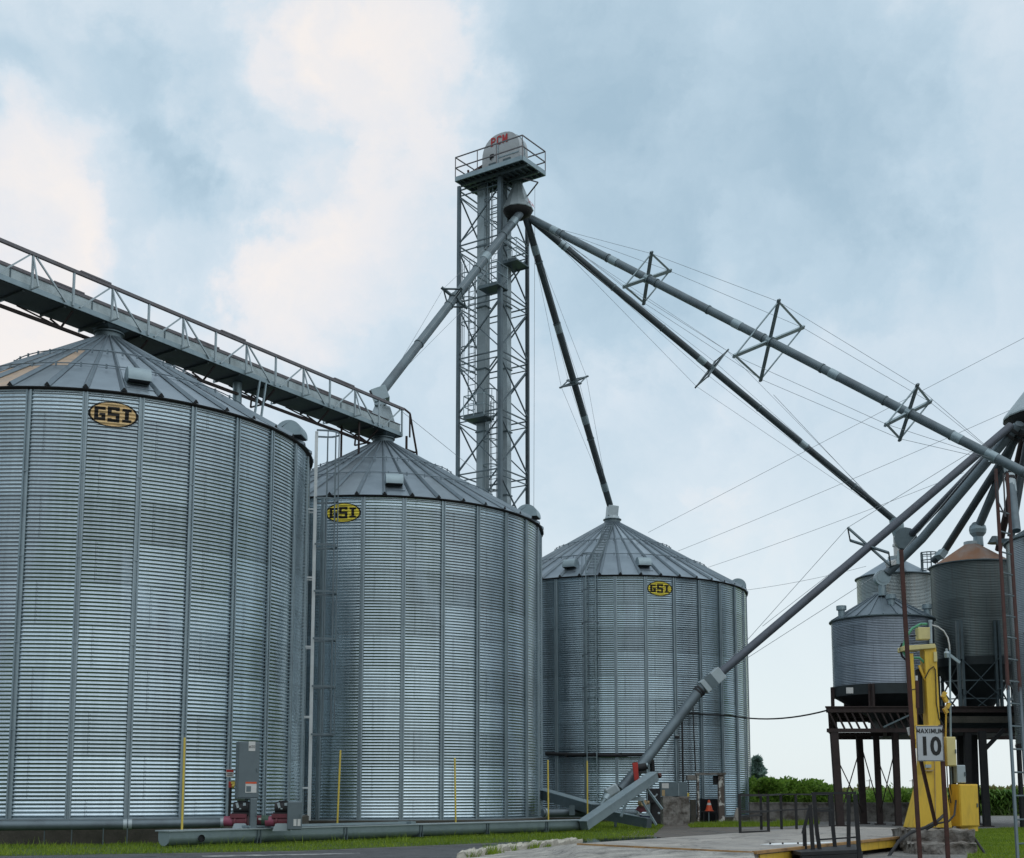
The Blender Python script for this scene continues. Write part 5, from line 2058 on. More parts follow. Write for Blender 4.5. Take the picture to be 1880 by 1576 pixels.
# ------------------------------------------------------------------ truck scale deck, railings, low wall
E2_, E1_ = G(1382, 1564, 0.30), G(1062, 1549, 0.30)
FR = G(1655, 1536, 0.30)
du = (FR - E2_).normalized()
LEN = 15.5
deck = thing('truck_scale', 'long low concrete truck scale deck with a yellow steel edge', 'weighbridge', (E2_.x, E2_.y, 0))
mb = MB()
mb.prism([(p.x, p.y, 0.12) for p in (E2_, E2_ + du * LEN, E1_ + du * LEN, E1_)], (0, 0, 0.18))
mb.build('deck_slab', M['conc_pale'], deck, smooth=False)
nn = V((du.y, -du.x, 0))
mb = MB()
mb.beam(E2_ + nn * 0.03 + V((0, 0, -0.015)), E2_ + du * LEN + nn * 0.03 + V((0, 0, -0.015)), 0.08, 0.05)
dn = (E1_ - E2_).normalized()
mb.beam(E2_ - du * 0.03 + V((0, 0, -0.015)), E1_ - du * 0.03 + V((0, 0, -0.015)), 0.05, 0.04)
mb.build('edge_trim', surf('rusty_orange_edge_angle', (0.42, 0.24, 0.09), (0.10, 0.05, 0.03), 0.7, 0.1, 3, amt=0.9), deck, smooth=False)
mb = MB()
L_ = 0.0
mb.beam(E2_ + du * 0.25 + nn * 0.012 + V((0, 0, -0.19)), E2_ + du * 1.8 + nn * 0.012 + V((0, 0, -0.19)), 0.03, 0.26)
mb.build('side_plate', M['yellow'], deck, smooth=False)
mb = MB()
mb.beam(E2_ + du * 5.2 + nn * 0.012 + V((0, 0, -0.13)), E2_ + du * 8.4 + nn * 0.012 + V((0, 0, -0.13)), 0.03, 0.16)
mb.build('side_plate', M['yellow'], deck, smooth=False)
mb = MB()
mb.prism([(p.x, p.y, -0.005) for p in (E2_ - nn * 0.25 + du * 0.1, E2_ - nn * 0.25 + du * LEN, E1_ + nn * 0.25 + du * LEN, E1_ + nn * 0.25 + du * 0.1)], (0, 0, 0.12))
mb.build('pit_wall', M['conc_dark'], deck, smooth=False)
# white paint standing for sky reflected in a puddle; dark stubs for reflected posts
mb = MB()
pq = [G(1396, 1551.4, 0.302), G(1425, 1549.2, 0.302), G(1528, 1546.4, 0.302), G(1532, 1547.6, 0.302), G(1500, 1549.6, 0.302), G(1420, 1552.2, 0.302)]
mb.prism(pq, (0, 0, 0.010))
cp = mb.build('puddle_reflection', surf('painted_sky_reflection', (0.82, 0.83, 0.82), (0.6, 0.6, 0.58), 0.35, 0, 3), deck, smooth=False)
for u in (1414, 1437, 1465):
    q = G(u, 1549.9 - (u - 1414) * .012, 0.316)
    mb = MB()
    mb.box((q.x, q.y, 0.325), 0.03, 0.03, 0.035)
    mb.build('bolt_or_reflection', M['dark'], cp, smooth=False)


def rail(label, segs, posts, mat=M['black'], extra=None, name='handrail'):
    o = thing(name, label, 'railing', posts[0][0], 'black steel railings by the truck scale')
    for (p, q) in posts:
        mb = MB()
        mb.beam(p, q, 0.062, 0.062, up=(0, 1, 0))
        mb.build('post', mat, o, smooth=False)
    for (p, q, w) in segs:
        mb = MB()
        mb.beam(p, q, w, w * 0.8)
        mb.build('rail', mat, o, smooth=False)
    return o


g = lambda u, v, z=0.30: G(u, v, z)


def up(p, h):
    return p + V((0, 0, h))


q1, q2, q3 = g(1359, 1530), g(1411, 1527.5), g(1398, 1524)
rail('rusty black square-tube railing frame on the far left corner of the scale deck', [(up(q1, .93), up(q2, .93), .075), (up(q1, .52), up(q2, .52), .07), (up(q1, .93), up(q3, .93), .05), (up(q1, 0.02), up(q2, 0.02), .05), (up(q3, .40), up(q1, .40), .06)],
     [(q1, up(q1, .95)), (q2, up(q2, .95)), (q3, up(q3, .93))])
q4, q5, q6 = g(1435, 1523), g(1462.5, 1522.5), g(1524, 1517)
rail('long two-rail black railing along the far edge of the scale deck', [(up(q2, .93), up(q4, .95), .05), (up(q4, .95), up(q5, .95), .05), (up(q5, .95), up(q6, .95), .05), (up(q2, .52), up(q4, .52), .05), (up(q4, .52), up(q6, .54), .05)],
     [(q4, up(q4, .97)), (q5, up(q5, .97)), (q6, up(q6, .97))])
q7, q8, q9, q10 = g(1505, 1560, .25), g(1533, 1556, .25), g(1558, 1556, .25), g(1578, 1566, .25)
YW = q7.y
rail('leaning near-side black railing on the small steel landing', [(P(1491, 1457, YW), P(1571, 1456, YW + .3), .05), (P(1497, 1489, YW), P(1530, 1488.5, YW + .3), .05), (P(1503, 1542, YW), P(1578, 1537, YW), .035)],
     [(q7, P(1500, 1530, YW)), (P(1500, 1530, YW), P(1494, 1458, YW)), (q8, P(1529, 1518, q8.y)), (P(1529, 1518, q8.y), P(1526, 1458, q8.y)), (q9, P(1558, 1459, q9.y)), (P(1579, 1590, q10.y), P(1570, 1459, q10.y))])
q11 = g(1478, 1560, .25)
rail('short broken black post pair with a pale leaning board', [(P(1474, 1531, q11.y - .2), P(1487, 1480, q11.y - .2), .06)], [(q11, P(1476.5, 1520, q11.y)), (P(1493, 1570, q11.y - .2), P(1487, 1478, q11.y - .2))])
land = thing('steel_landing', 'low black steel landing with steps beside the scale deck', 'landing', (q8.x, q8.y, 0))
mb = MB()
lp = [g(1432, 1556.5, .26), g(1578, 1550, .26), g(1582, 1560, .26), g(1470, 1565, .26)]
mb.prism(lp, (0, 0, -0.06))
mb.build('tread_plate', M['black'], land, smooth=False)
mb = MB()
mb.prism([p + V((0, 0.05, -0.066)) for p in lp[1:3]] + [p + V((0, 0.05, -0.3)) for p in reversed(lp[1:3])], (0.03, 0, 0))
mb.beam(lp[3] + V((0, 0, -0.15)), lp[2] + V((0, 0, -0.15)), 0.04, 0.16)
mb.beam(lp[3] + V((0.3, -0.3, -0.2)), lp[2] + V((-0.3, -0.3, -0.2)), 0.25, 0.04)
mb.build('side_skirt', M['black'], land, smooth=False)
# broken pale edge of the apron with weeds in it
ke = thing('apron_edge', 'broken pale concrete edge strip between the asphalt and the apron', 'kerb', tuple(G(960, 1560)))
ke.location.z = 0
pts_t = [(858, 1576.5), (878, 1571.5), (905, 1567), (932, 1563.5), (960, 1560.5), (985, 1557.5), (1010, 1554.5), (1036, 1552), (1058, 1550)]
mb = MB()
for (p, q) in zip(pts_t[:-1], pts_t[1:]):
    a, b = G(*p), G(*q)
    a.z = b.z = 0.05
    mb.beam(a, lerp(a, b, .97), 0.34, 0.16)
weather(mb.build('edge_strip', M['pale_conc'], ke, smooth=False), 0.22, 0.3)
blades('edge_weeds', gp((858, 1577), (905, 1568), (960, 1561.5), (1010, 1555.5), (1014, 1557), (960, 1564), (912, 1571), (884, 1578)), 2600, 0.08, 0.28, M['blade'], 0.02, keep=lambda p: np.sin(p[:, 0] * 5.1) * np.sin(p[:, 1] * 3.3 + 1) > 0.1)
# rubble kerb by the deck corner
kb = thing('kerb_stone', 'broken pale concrete kerb lump at the near corner of the scale deck', 'kerb', (G(1340, 1568).x, G(1340, 1568).y, 0))
mb = MB()
for (u, v, w, h) in ((1300, 1574, .5, .07), (1335, 1569, .45, .1), (1362, 1567, .35, .12), (1592, 1556, .5, .16), (1630, 1556, .5, .2)):
    p = G(u, v)
    n_ = 9
    ring = [(p.x + w * (0.6 + .35 * random.random()) * math.cos(2 * PI * k / n_), p.y + 0.8 * w * (0.6 + .35 * random.random()) * math.sin(2 * PI * k / n_)) for k in range(n_)]
    top = [(p.x + (x - p.x) * .7, p.y + (y - p.y) * .7) for x, y in ring]
    mb.add([(x, y, -0.02) for x, y in ring] + [(x, y, h * (.8 + .3 * random.random())) for x, y in top], [(k, (k + 1) % n_, n_ + (k + 1) % n_, n_ + k) for k in range(n_)] + [tuple(range(n_, 2 * n_))])
mb.build('rubble', M['conc'], kb, smooth=False)

wall = thing('retaining_wall', 'low stained concrete wall behind the platform legs', 'wall', (13, 58.2, 0))
wx0, wx1 = P(1377, 1490, 58.9).x, P(1692, 1490, 57.4).x
mb = MB()
wz = P(1500, 1476, 58).z
mb.prism([(wx0, 58.9, -0.05), (wx1, 57.6, -0.05), (wx1, 57.9, -0.05), (wx0, 59.2, -0.05)], (0, 0, wz + 0.05))
mb.build('wall_body', M['conc'], wall, smooth=False)
mb = MB()
mb.prism([(wx0, 58.86, wz), (wx1, 57.56, wz), (wx1, 57.94, wz), (wx0, 59.24, wz)], (0, 0, 0.06))
mb.build('coping', M['conc'], wall, smooth=False)

# ------------------------------------------------------------------ trough conveyor along the verge and the sloping one
TA, TB = G(300, 1557), G(1068, 1527)
TA.z = TB.z = 0
td = (TB - TA).normalized()
tn = V((td.y, -td.x, 0))


def utrough(mb, a, b, w, h, z0=0.05, upv=V((0, 0, 1)), nrm=None):
    nrm = nrm or tn
    prof = [(-w / 2, h), (-w / 2, w * 0.42)] + [(-w / 2 * math.cos(t), w * 0.42 - w * 0.42 * math.sin(t)) for t in np.linspace(0.25, PI - 0.25, 8)] + [(w / 2, w * 0.42), (w / 2, h)]
    poly = [a + nrm * x + upv * (y + z0) for x, y in prof]
    mb.prism(poly, b - a)


tc_ = thing('trough_conveyor', 'long low grey trough conveyor lying along the grass verge', 'conveyor', TA)
mb = MB()
utrough(mb, TA, TB, 0.44, 0.34, 0.04)
mb.build('trough', M['galv'], tc_, ang=30)
mb = MB()
mb.box((TA + TB) / 2 + V((0, 0, 0.395)), (TB - TA).length + 0.1, 0.56, 0.028, td, V((-td.y, td.x, 0)))
mb.build('lid', M['galv_light'], tc_, smooth=False)
k = 2.6
while k < (TB - TA).length:
    mb = MB()
    for s in (0, 0.1):
        mb.box(TA + td * (k + s) + V((0, 0, 0.2)), 0.03, 0.49, 0.33, td, V((-td.y, td.x, 0)))
    mb.build('joint_flange', M['galv_dark'], tc_, smooth=False)
    k += 2.95
mb = MB()
mb.lathe([(0.0, 0), (0.09, 0), (0.09, 0.03)], (0, 0, 0), 10)
mb.v = [tuple(TA + td * 0.9 + tn * (0.226 + z) + td * x + V((0, 0, 0.2 + y))) for x, y, z in mb.v]
mb.build('shaft_hole', M['dark'], tc_)
mb = MB()
mb.box(TA + td * 5.2 + V((0, 0, 0.45)), 5.6, 0.34, 0.05, td, V((-td.y, td.x, 0)))
mb.box(TA + td * 3.0 + V((0, 0, 0.44)), 0.3, 0.4, 0.09, td, V((-td.y, td.x, 0)))
mb.box(TA + td * 8.2 + V((0, 0, 0.44)), 0.2, 0.5, 0.09, td, V((-td.y, td.x, 0)))
mb.build('cover_rail', M['galv'], tc_, smooth=False)

IA, IB = P(1078, 1512, 41.9), P(1196, 1430, 44.6)
ic = thing('sloping_conveyor', 'short covered conveyor sloping up right from the trough to the motor', 'conveyor', IA)
idr = (IB - IA).normalized()
inn = V((0, 0, 1)).cross(idr).normalized()
iup = idr.cross(inn).normalized()
mb = MB()
mb.box((IA + IB) / 2, (IB - IA).length + 0.4, 0.33, 0.30, idr, inn)
mb.build('trough', M['galv'], ic, bevel=0.01, smooth=False)
mb = MB()
mb.box((IA + IB) / 2 + iup * 0.165, (IB - IA).length + 0.45, 0.42, 0.03, idr, inn)
mb.build('lid', M['galv'], ic, smooth=False)
mb = MB()
e = IB + idr * 0.35
mb.tube([e + inn * -0.05 - iup * 0.05, e + idr * 0.12 - inn * 0.05 - iup * 0.05], 0.09, 10)
mb.build('bearing', M['rust_red'], ic)
mb = MB()
for (u0, v0, u1, v1) in ((1165, 1448, 1205, 1515), (1158, 1452, 1140, 1500), (1186, 1446, 1216, 1486)):
    mb.beam(P(u0, v0, 44.4), P(u1, v1, 44.0), 0.07, 0.07)
mb.beam(P(1150, 1467, 44.2), P(1183, 1467, 44.2), 0.05, 0.14)
mb.build('support_leg', M['galv'], ic, smooth=False)

# auger drive above it
ad = thing('auger_drive', 'auger foot with a red belt guard and black motor behind the sloping conveyor', 'motor', P(1170, 1420, 45.2))
mb = MB()
mb.prism([P(1161, 1401, 45.0), P(1171, 1400, 45.0), P(1173, 1432, 45.0), P(1165, 1434, 45.0)], (0, 0.16, 0))
mb.build('belt_guard', M['red'], ad, bevel=0.01, smooth=False)
mb = MB()
mb.tube([P(1171, 1410, 45.2), P(1186, 1408, 45.2)], 0.14, 14)
mb.tube([P(1186, 1408, 45.2), P(1189, 1407.6, 45.2)], 0.10, 12)
mb.box(P(1178, 1418, 45.2), 0.34, 0.3, 0.05)
mb.build('motor', M['black'], ad)
mb = MB()
mb.tube([P(1186.5, 1405, 45.05), P(1189.5, 1404.5, 45.05)], 0.075, 10)
mb.build('motor_fan', M['galv'], ad)
mb = MB()
mb.tube([P(1168, 1418, 45.6), P(1140, 1450, 45.4)], 0.20, 14)
mb.build('lower_tube', M['pipe'], ad)
mb = MB()
c = P(1124, 1452, 45.2)
mb.box(c, 0.5, 0.4, 0.36, (0.85, 0, 0.5))
mb.build('hood', M['galv_light'], ad, bevel=0.06, smooth=False)
mb = MB()
mb.tube([P(1117, 1460, 45.2), P(1110, 1470, 45.0)], [0.2, 0.14], 12)
mb.tube([P(1112, 1467, 44.9), P(1104, 1478, 44.9)], 0.10, 10)
mb.build('spout_mouth', M['galv'], ad)
mb = MB()
mb.prism([P(1153, 1416, 45.8), P(1163, 1416, 45.8), P(1163, 1470, 45.8), P(1153, 1470, 45.8)], (0, 0.04, 0))
mb.build('side_panel', M['galv'], ad, smooth=False)

# air pipe behind, and the second sloping trough
ap = thing('air_pipe', 'horizontal grey air pipe in front of the farthest large bin', 'pipe', P(1000, 1494, 47))
mb = MB()
mb.tube([P(996, 1493, 46.5), P(1170, 1493, 48)], 0.15, 14)
mb.build('pipe', M['pipe'], ap)
mb = MB()
mb.tube([P(1000, 1493, 46.5), P(1004, 1493, 46.55)], 0.17, 14)
mb.tube([P(1165, 1493, 47.9), P(1169, 1493, 48)], 0.17, 14)
mb.build('band', M['galv_light'], ap)
mb = MB()
mb.box(P(1050, 1488, 46.6), 0.2, 0.2, 0.36)
mb.box(P(1130, 1508, 47.4), 0.1, 0.1, 0.5)
mb.build('pipe_stand', M['galv_dark'], ap, smooth=False)
dt = thing('discharge_trough', 'grey trough sloping down from behind the middle bin towards the air pipe', 'conveyor', P(1000, 1460, 48.5))
a, b = P(992, 1457, 48.8), P(1096, 1487, 46.2)
dd = (b - a).normalized()
nn2 = V((0, 0, 1)).cross(dd).normalized()
mb = MB()
mb.box((a + b) / 2, (b - a).length, 0.46, 0.36, dd, nn2)
mb.build('trough', M['galv_dark'], dt, smooth=False)
mb = MB()
mb.box((a + b) / 2 + dd.cross(nn2) * 0.19, (b - a).length, 0.54, 0.025, dd, nn2)
mb.build('lid', M['galv'], dt, smooth=False)
dl = thing('spare_duct', 'dark grey duct lying on the grass below the air pipe', 'duct', P(1150, 1505, 45))
a, b = P(1098, 1494, 46.8), P(1192, 1512, 45.2)
mb = MB()
mb.box((a + b) / 2, (b - a).length, 0.3, 0.34, b - a)
mb.build('duct', M['galv_dark'], dl, smooth=False)
mb = MB()
mb.box((a + b) / 2 + V((0, 0, 0.18)), (b - a).length * .98, 0.36, 0.02, b - a)
mb.build('flange', M['galv'], dl, smooth=False)
bl = thing('blower', 'rotary blower with a tan cap and dark blue body under the sloping conveyor', 'blower', P(1190, 1510, 45.6), 'maroon and blue rotary blowers')
mb = MB()
mb.tube([P(1176, 1475, 45.8), P(1182, 1474, 45.6)], 0.13, 12)
mb.tube([P(1188, 1474, 45.8), P(1192, 1474, 45.8)], 0.07, 10)
mb.build('motor_cap', M['tan'], bl)
mb = MB()
mb.tube([P(1172, 1490, 46), P(1178, 1482, 46)], 0.13, 12)
mb.box(P(1181, 1486, 45.9), 0.3, 0.2, 0.2)
mb.build('pump', M['maroon'], bl)
mb = MB()
mb.box(P(1185, 1505, 45.5), 0.42, 0.34, 0.36)
mb.build('body', M['blue'], bl, bevel=0.04, smooth=False)
mb = MB()
mb.box(P(1187, 1496, 45.3), 0.34, 0.03, 0.09)
mb.build('name_plate', M['galv'], bl, smooth=False)
dp = thing('dark_gearbox', 'upright dark drive post between the sloping conveyor and the concrete block', 'machine', P(1203, 1510, 46))
mb = MB()
mb.box(P(1203, 1480, 46.3), 0.36, 0.3, 1.3)
mb.box(P(1197, 1462, 46.0), 0.3, 0.2, 0.5)
mb.build('post', M['black'], dp, bevel=0.02, smooth=False)
mb = MB()
mb.tube([P(1197, 1462, 45.8), P(1203, 1463, 45.8), P(1207, 1458, 45.8)], 0.03, 7)
mb.tube([P(1209, 1493, 45.8), P(1210, 1493, 45.7)], 0.04, 8)
mb.build('cable_loop', M['galv_light'], dp)

# concrete block with control panel, doorway, cone and bollard
YB = 50.6
blk = thing('concrete_block', 'square stained concrete block under the grey panel', 'block', (P(1241, 1500, YB).x, YB, 0))
a, b = P(1217, 1463, YB), P(1267, 1516, YB)
mb = MB()
mb.box(((a.x + b.x) / 2, YB + 0.6, a.z / 2 - 0.03), b.x - a.x, 1.2, a.z + 0.06)
weather(mb.build('block', M['conc'], blk, smooth=False), 0.10)
mb = MB()
mb.box(((a.x + b.x) / 2 + 0.05, YB - 0.006, 0.14), b.x - a.x - 0.1, 0.012, 0.42)
mb.build('rust_stain_band', M['rust'], blk, smooth=False) if False else None
pn = thing('panel_box', 'grey steel panel box with a small white notice on the concrete block', 'cabinet', (P(1238, 1450, YB).x, YB, a.z))
a2_, b2_ = P(1213, 1436, YB + .1), P(1262, 1462.6, YB + .1)
mb = MB()
mb.box((a2_ + b2_) / 2 + V((0, 0.3, 0)), b2_.x - a2_.x, 0.6, a2_.z - b2_.z)
mb.build('casing', M['galv_dark'], pn, bevel=0.01, smooth=False)
mb = MB()
mb.box(P(1221.5, 1443, YB + .09), 0.28, 0.02, 0.2)
mb.build('notice', M['white'], pn, smooth=False)
mb = MB()
mb.box(P(1218, 1456, YB + .09), 0.12, 0.02, 0.24)
mb.build('switch', M['tan'], pn, smooth=False)
mb = MB()
mb.box(P(1246, 1450, YB + .09), 0.02, 0.02, 0.5)
mb.build('seam', M['galv_light'], pn, smooth=False)
YD = 56.0
dw = thing('concrete_doorway', 'ruined concrete doorway frame with peeling white paint on one post', 'doorway', (P(1306, 1505, YD).x, YD, 0))


def wallbox(u0, u1, v0, v1, y, dep, name, mat, root, bev=0.0):
    a, b = P(u0, v0, y), P(u1, v1, y)
    if v1 >= 1507:
        b.z = -0.02
    mb = MB()
    mb.box(((a.x + b.x) / 2, y + dep / 2, (a.z + b.z) / 2), b.x - a.x, dep, a.z - b.z)
    return mb.build(name, mat, root, bevel=bev, smooth=False)


wallbox(1319, 1331, 1423, 1511, YD, 0.35, 'right_post', M['peel'], dw, 0.02)
wallbox(1280, 1285, 1422, 1510, YD, 0.35, 'slim_post', M['peel'], dw)
wallbox(1278, 1333, 1419, 1423, YD - 0.05, 0.45, 'lintel', M['conc'], dw)
wallbox(1262, 1279, 1423, 1432, YD + 0.05, 0.5, 'canopy', M['conc'], dw)
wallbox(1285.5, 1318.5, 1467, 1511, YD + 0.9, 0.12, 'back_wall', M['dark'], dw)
wallbox(1268, 1279, 1468, 1510, YD + 0.1, 0.3, 'side_wall', M['conc_dark'], dw)
wallbox(1310, 1318, 1424, 1440, YD + 0.2, 0.2, 'lintel_end', M['black'], dw)
wallbox(1263, 1265, 1433, 1472, YD - 0.2, 0.06, 'conduit', M['black'], dw)
wallbox(1261.5, 1265.5, 1456, 1463, YD - 0.3, 0.08, 'tag', M['rod'], dw)
tb = thing('small_table', 'small black stand in the concrete doorway carrying an orange cone', 'table', (P(1303, 1500, YD + .3).x, YD + .4, 0))
ta = P(1303, 1490.5, YD + 0.35)
mb = MB()
mb.box((ta.x, YD + 0.45, ta.z), 0.66, 0.42, 0.05)
mb.build('top', M['black'], tb, smooth=False)
for s in (-0.28, -0.05, 0.28):
    mb = MB()
    mb.box((ta.x + s, YD + 0.3, ta.z / 2), 0.05, 0.05, ta.z)
    mb.build('leg', M['galv_dark'] if s == -0.05 else M['black'], tb, smooth=False)
cn = thing('traffic_cone', 'orange traffic cone with a pale collar in the dark doorway', 'cone', (ta.x - 0.02, YD + 0.4, ta.z + .025))
mb = MB()
cb_ = V((ta.x - 0.02, YD + 0.4, ta.z + 0.026))
mb.lathe([(0.165, 0.03), (0.125, 0.19)], cb_, 16)
mb.lathe([(0.075, 0.36), (0.05, 0.47), (0.03, 0.5), (0.0, 0.5)], cb_, 16)
mb.box(cb_ + V((0, 0, 0.015)), 0.36, 0.36, 0.03)
mb.lathe([(0.125, 0.19), (0.10, 0.27)], cb_, 16)
mb.build('cone_body', M['orange'], cn)
mb = MB()
mb.lathe([(0.103, 0.27), (0.075, 0.37)], cb_, 16)
mb.build('collar', M['white'], cn)
bo = thing('concrete_bollard', 'tapered pale concrete bollard beside the farthest large bin', 'bollard', (G(1353, 1511).x, G(1353, 1511).y, 0))
p = V((G(1353, 1511).x, G(1353, 1511).y, 0))
mb = MB()
mb.add([p + V((x * .2, y * .15, 0)) for x, y in ((-1, -1), (1, -1), (1, 1), (-1, 1))] + [p + V((x * .06 + .05, y * .06, .66)) for x, y in ((-1, -1), (1, -1), (1, 1), (-1, 1))],
       [(0, 1, 5, 4), (1, 2, 6, 5), (2, 3, 7, 6), (3, 0, 4, 7), (4, 5, 6, 7)])
mb.build('shaft', M['conc_pale'], bo, bevel=0.015, smooth=False)
mb = MB()
mb.box(p + V((0, 0, -0.03)), 0.5, 0.4, 0.08)
mb.build('footing', M['conc'], bo, bevel=0.02, smooth=False)

# cables and conduits on the farthest large bin
def bin3_pt(u, v, off=0.12):
    """point standing just off the wall of the farthest large bin along the survey ray"""
    d = ray(u, v)
    ox, oy = -B3[0], -B3[1]
    r = B3[3] + off
    a = d.x ** 2 + d.y ** 2
    b = d.x * ox + d.y * oy
    c = ox * ox + oy * oy - r * r
    t = (-b - math.sqrt(max(b * b - a * c, 0))) / a
    return d * t + V((0, 0, EYE))


hb = thing('black_hose_line', 'thick black hose running round the farthest large bin and bending down', 'hose', bin3_pt(1100, 1386))
mb = MB()
mb.tube([bin3_pt(u, v) for u, v in ((1002, 1384), (1060, 1386), (1120, 1387), (1160, 1386), (1185, 1386), (1194, 1390), (1198, 1398), (1199, 1412), (1199, 1440))], 0.085, 10)
mb.build('hose', M['rubber'], hb)
mb = MB()
for u in (1040, 1090, 1140):
    mb.box(bin3_pt(u, 1386, 0.10), 0.05, 0.2, 0.2)
mb.build('clip', M['black'], hb)
cd = thing('conduit_line', 'dark conduit with a small lamp down the front of the farthest large bin', 'conduit', bin3_pt(1253, 1400))
mb = MB()
mb.tube([bin3_pt(1252, 1309), bin3_pt(1253, 1370), bin3_pt(1254, 1437)], 0.045, 8)
mb.tube([bin3_pt(1272, 1290), bin3_pt(1274, 1350), bin3_pt(1277, 1416)], 0.03, 8)
mb.build('conduit', M['black'], cd)
mb = MB()
p = bin3_pt(1243, 1354, 0.25)
mb.box(p, 0.22, 0.2, 0.12)
mb.build('lamp', M['black'], cd, bevel=0.03, smooth=False)
mb = MB()
mb.box(p + V((0, -0.02, 0.09)), 0.16, 0.14, 0.05)
mb.build('lamp_cap', M['galv_light'], cd, bevel=0.02, smooth=False)


def wire(label, pts, r=0.009, mat='cable', name='overhead_wire', sag=0.0, group='thin wires across the sky'):
    pts = [V(p) for p in pts]
    ps = []
    if len(pts) == 2:
        for k in range(13):
            t = k / 12
            ps.append(lerp(pts[0], pts[1], t) - V((0, 0, sag * 4 * t * (1 - t))))
    else:
        ps = pts
    mb = MB()
    mb.tube(ps, r, 5)
    o = mb.build(name, M[mat], origin=pts[0])
    return tag(o, label, 'wire', group)


wire('thick black power cable from the farthest large bin to the old platform', [bin3_pt(1254, 1309), bin3_pt(1300, 1312), bin3_pt(1340, 1314)], 0.035, 'rubber', 'power_cable', group=None)
wire('sagging black power cable stretch between the bin edge and the rusty platform', [bin3_pt(1340, 1314), P(1520, 1304, 49.4)], 0.035, 'rubber', 'power_cable', 0.25, group=None)
wire('thin stay wire from the farthest bin roof, steepest and uppermost of the wires', [P(1190, 978, 62), P(1895, 613, 50)])
wire('thin stay wire from the farthest bin roof to the edge, second from the top', [P(1245, 1012, 62), P(1880, 742, 49.5)], sag=.1)
wire('thin stay wire crossing behind the lower long spout, third from the top', [P(1300, 1042, 63), P(1770, 868, 52)], sag=.1)
wire('lowest thin wire, from the eave of the farthest large bin to the rear bin', [P(1368, 1084, 62), P(1590, 1040, 59)], sag=.1)
wire('thin drop wire hanging straight down beside the tower', [P(982, 345, 56.6), P(980, 950, 56.6)], 0.01)
wire('thin stay wire slanting right from the end of the overhead conveyor', [P(712, 735, 48.3), P(905, 890, 54)], 0.01)
wire('thin stay wire from the fan distributor down to the longest fan spout', [P(1850, 800, 49), P(1400, 1150, 48)], 0.01)
wire('thin stay wire steeply crossing between the two long spouts', [P(1420, 725, 55), P(1608, 925, 58.5)], 0.01)

# ------------------------------------------------------------------ machines at the foot of the nearest bin
pp = thing('grain_blow_pipe', 'long horizontal grey pipe at the foot of the nearest bin', 'pipe', P(200, 1514, 31.2))
a, b, c = P(-60, 1516.5, 30.1), P(234, 1514, 31.25), P(410, 1511, 32.0)
mb = MB()
mb.tube([a, b], 0.125, 16)
mb.tube([b, c], 0.118, 16)
mb.build('pipe', M['pipe'], pp)
mb = MB()
for (p, s) in ((b, -.06), (b, .06), (c, -.04)):
    d_ = (c - a).normalized()
    mb.tube([p + d_ * (s - .045), p + d_ * (s + .045)], 0.135, 16)
mb.build('clamp', M['galv_light'], pp)
for u in (82, 132, 190, 234, 350):
    q = P(u, 1522, 31.0 + (u - 200) * .003)
    mb = MB()
    mb.box(V((q.x, q.y, 0.2)), 0.02, 0.02, 0.42)
    mb.build('hanger', M['galv_dark'], pp, smooth=False)
Yb = 31.6


def blower(label, dx, guard_u, full):
    o = thing('blower', label, 'blower', P(440 + dx, 1525, Yb), 'maroon and blue rotary blowers')
    q = lambda u, v, dy=0.0: P(u + dx, v, Yb + dy)
    mb = MB()
    mb.tube([q(412, 1508), q(428, 1508)], 0.13, 14)
    mb.build('sleeve', M['pink'], o)
    mb = MB()
    mb.tube([q(428, 1508), q(456, 1507)], [0.14, 0.15], 14)
    mb.box(q(440, 1498), 0.42, 0.34, 0.10)
    for u in (432, 452):
        mb.tube([q(u, 1508), q(u + 3, 1508)], 0.175, 12)
    mb.build('pump', M['maroon'], o, ang=40)
    mb = MB()
    mb.tube([q(430, 1484), q(458, 1483)], 0.155, 16)
    mb.box(q(444, 1474), 0.2, 0.18, 0.1)
    mb.box(q(444, 1494), 0.46, 0.3, 0.06)
    mb.build('motor', M['black'], o)
    mb = MB()
    mb.box(q(436, 1479, -.15), 0.06, 0.03, 0.13, (1, 0, .3))
    mb.box(q(449, 1477, -.15), 0.07, 0.03, 0.07)
    mb.box(q(441, 1485, -.16), 0.05, 0.03, 0.03)
    mb.build('motor_plate', M['galv_light'], o, smooth=False)
    mb = MB()
    mb.prism([q(424, 1526, -.16), q(456, 1526, -.16), q(451, 1512, -.16), q(430, 1512, -.16)], (0, 0.3, 0))
    mb.build('wedge_base', M['galv_light'], o, smooth=False)
    return o


blower('left maroon rotary blower, below the tall grey cabinet', 0, 460, True)
blower('right maroon rotary blower, behind the lower grey guard with two white stickers', 76, 530, False)
pk = thing('pipe_coupling', 'green and maroon pipe coupling between the two blowers', 'pipe', P(480, 1506, Yb))
mb = MB()
mb.tube([P(472, 1506, Yb), P(481, 1506, Yb)], 0.12, 14)
mb.build('maroon_end', M['maroon'], pk)
mb = MB()
mb.tube([P(481, 1506, Yb), P(494, 1506, Yb)], 0.125, 14)
mb.build('green_sleeve', surf('dark_green_paint', (0.04, 0.09, 0.06), None, .5), pk)
mb = MB()
mb.box(P(477, 1504, Yb - .13), 0.07, 0.02, 0.05)
mb.build('sticker', M['white'], pk, smooth=False)
GRP = 'grey boxes and guards at the nearest bin'
ck, cc_, cX, cY, cw, ch = cabinet('tall grey electrical cabinet mounted against the nearest bin', 438, 475, 1362, 1467, 31.5, 0.30, M['cab'], 'electrical_cabinet', 'cabinet', (1, 0.45, 0), GRP)
mb = MB()
mb.box(cc_ - cY * .022 + cX * (cw * .12) + V((0, 0, ch * .42)), 0.17, 0.008, 0.24, cX, cY)
st = mb.build('number_sticker', M['white'], ck, smooth=False)
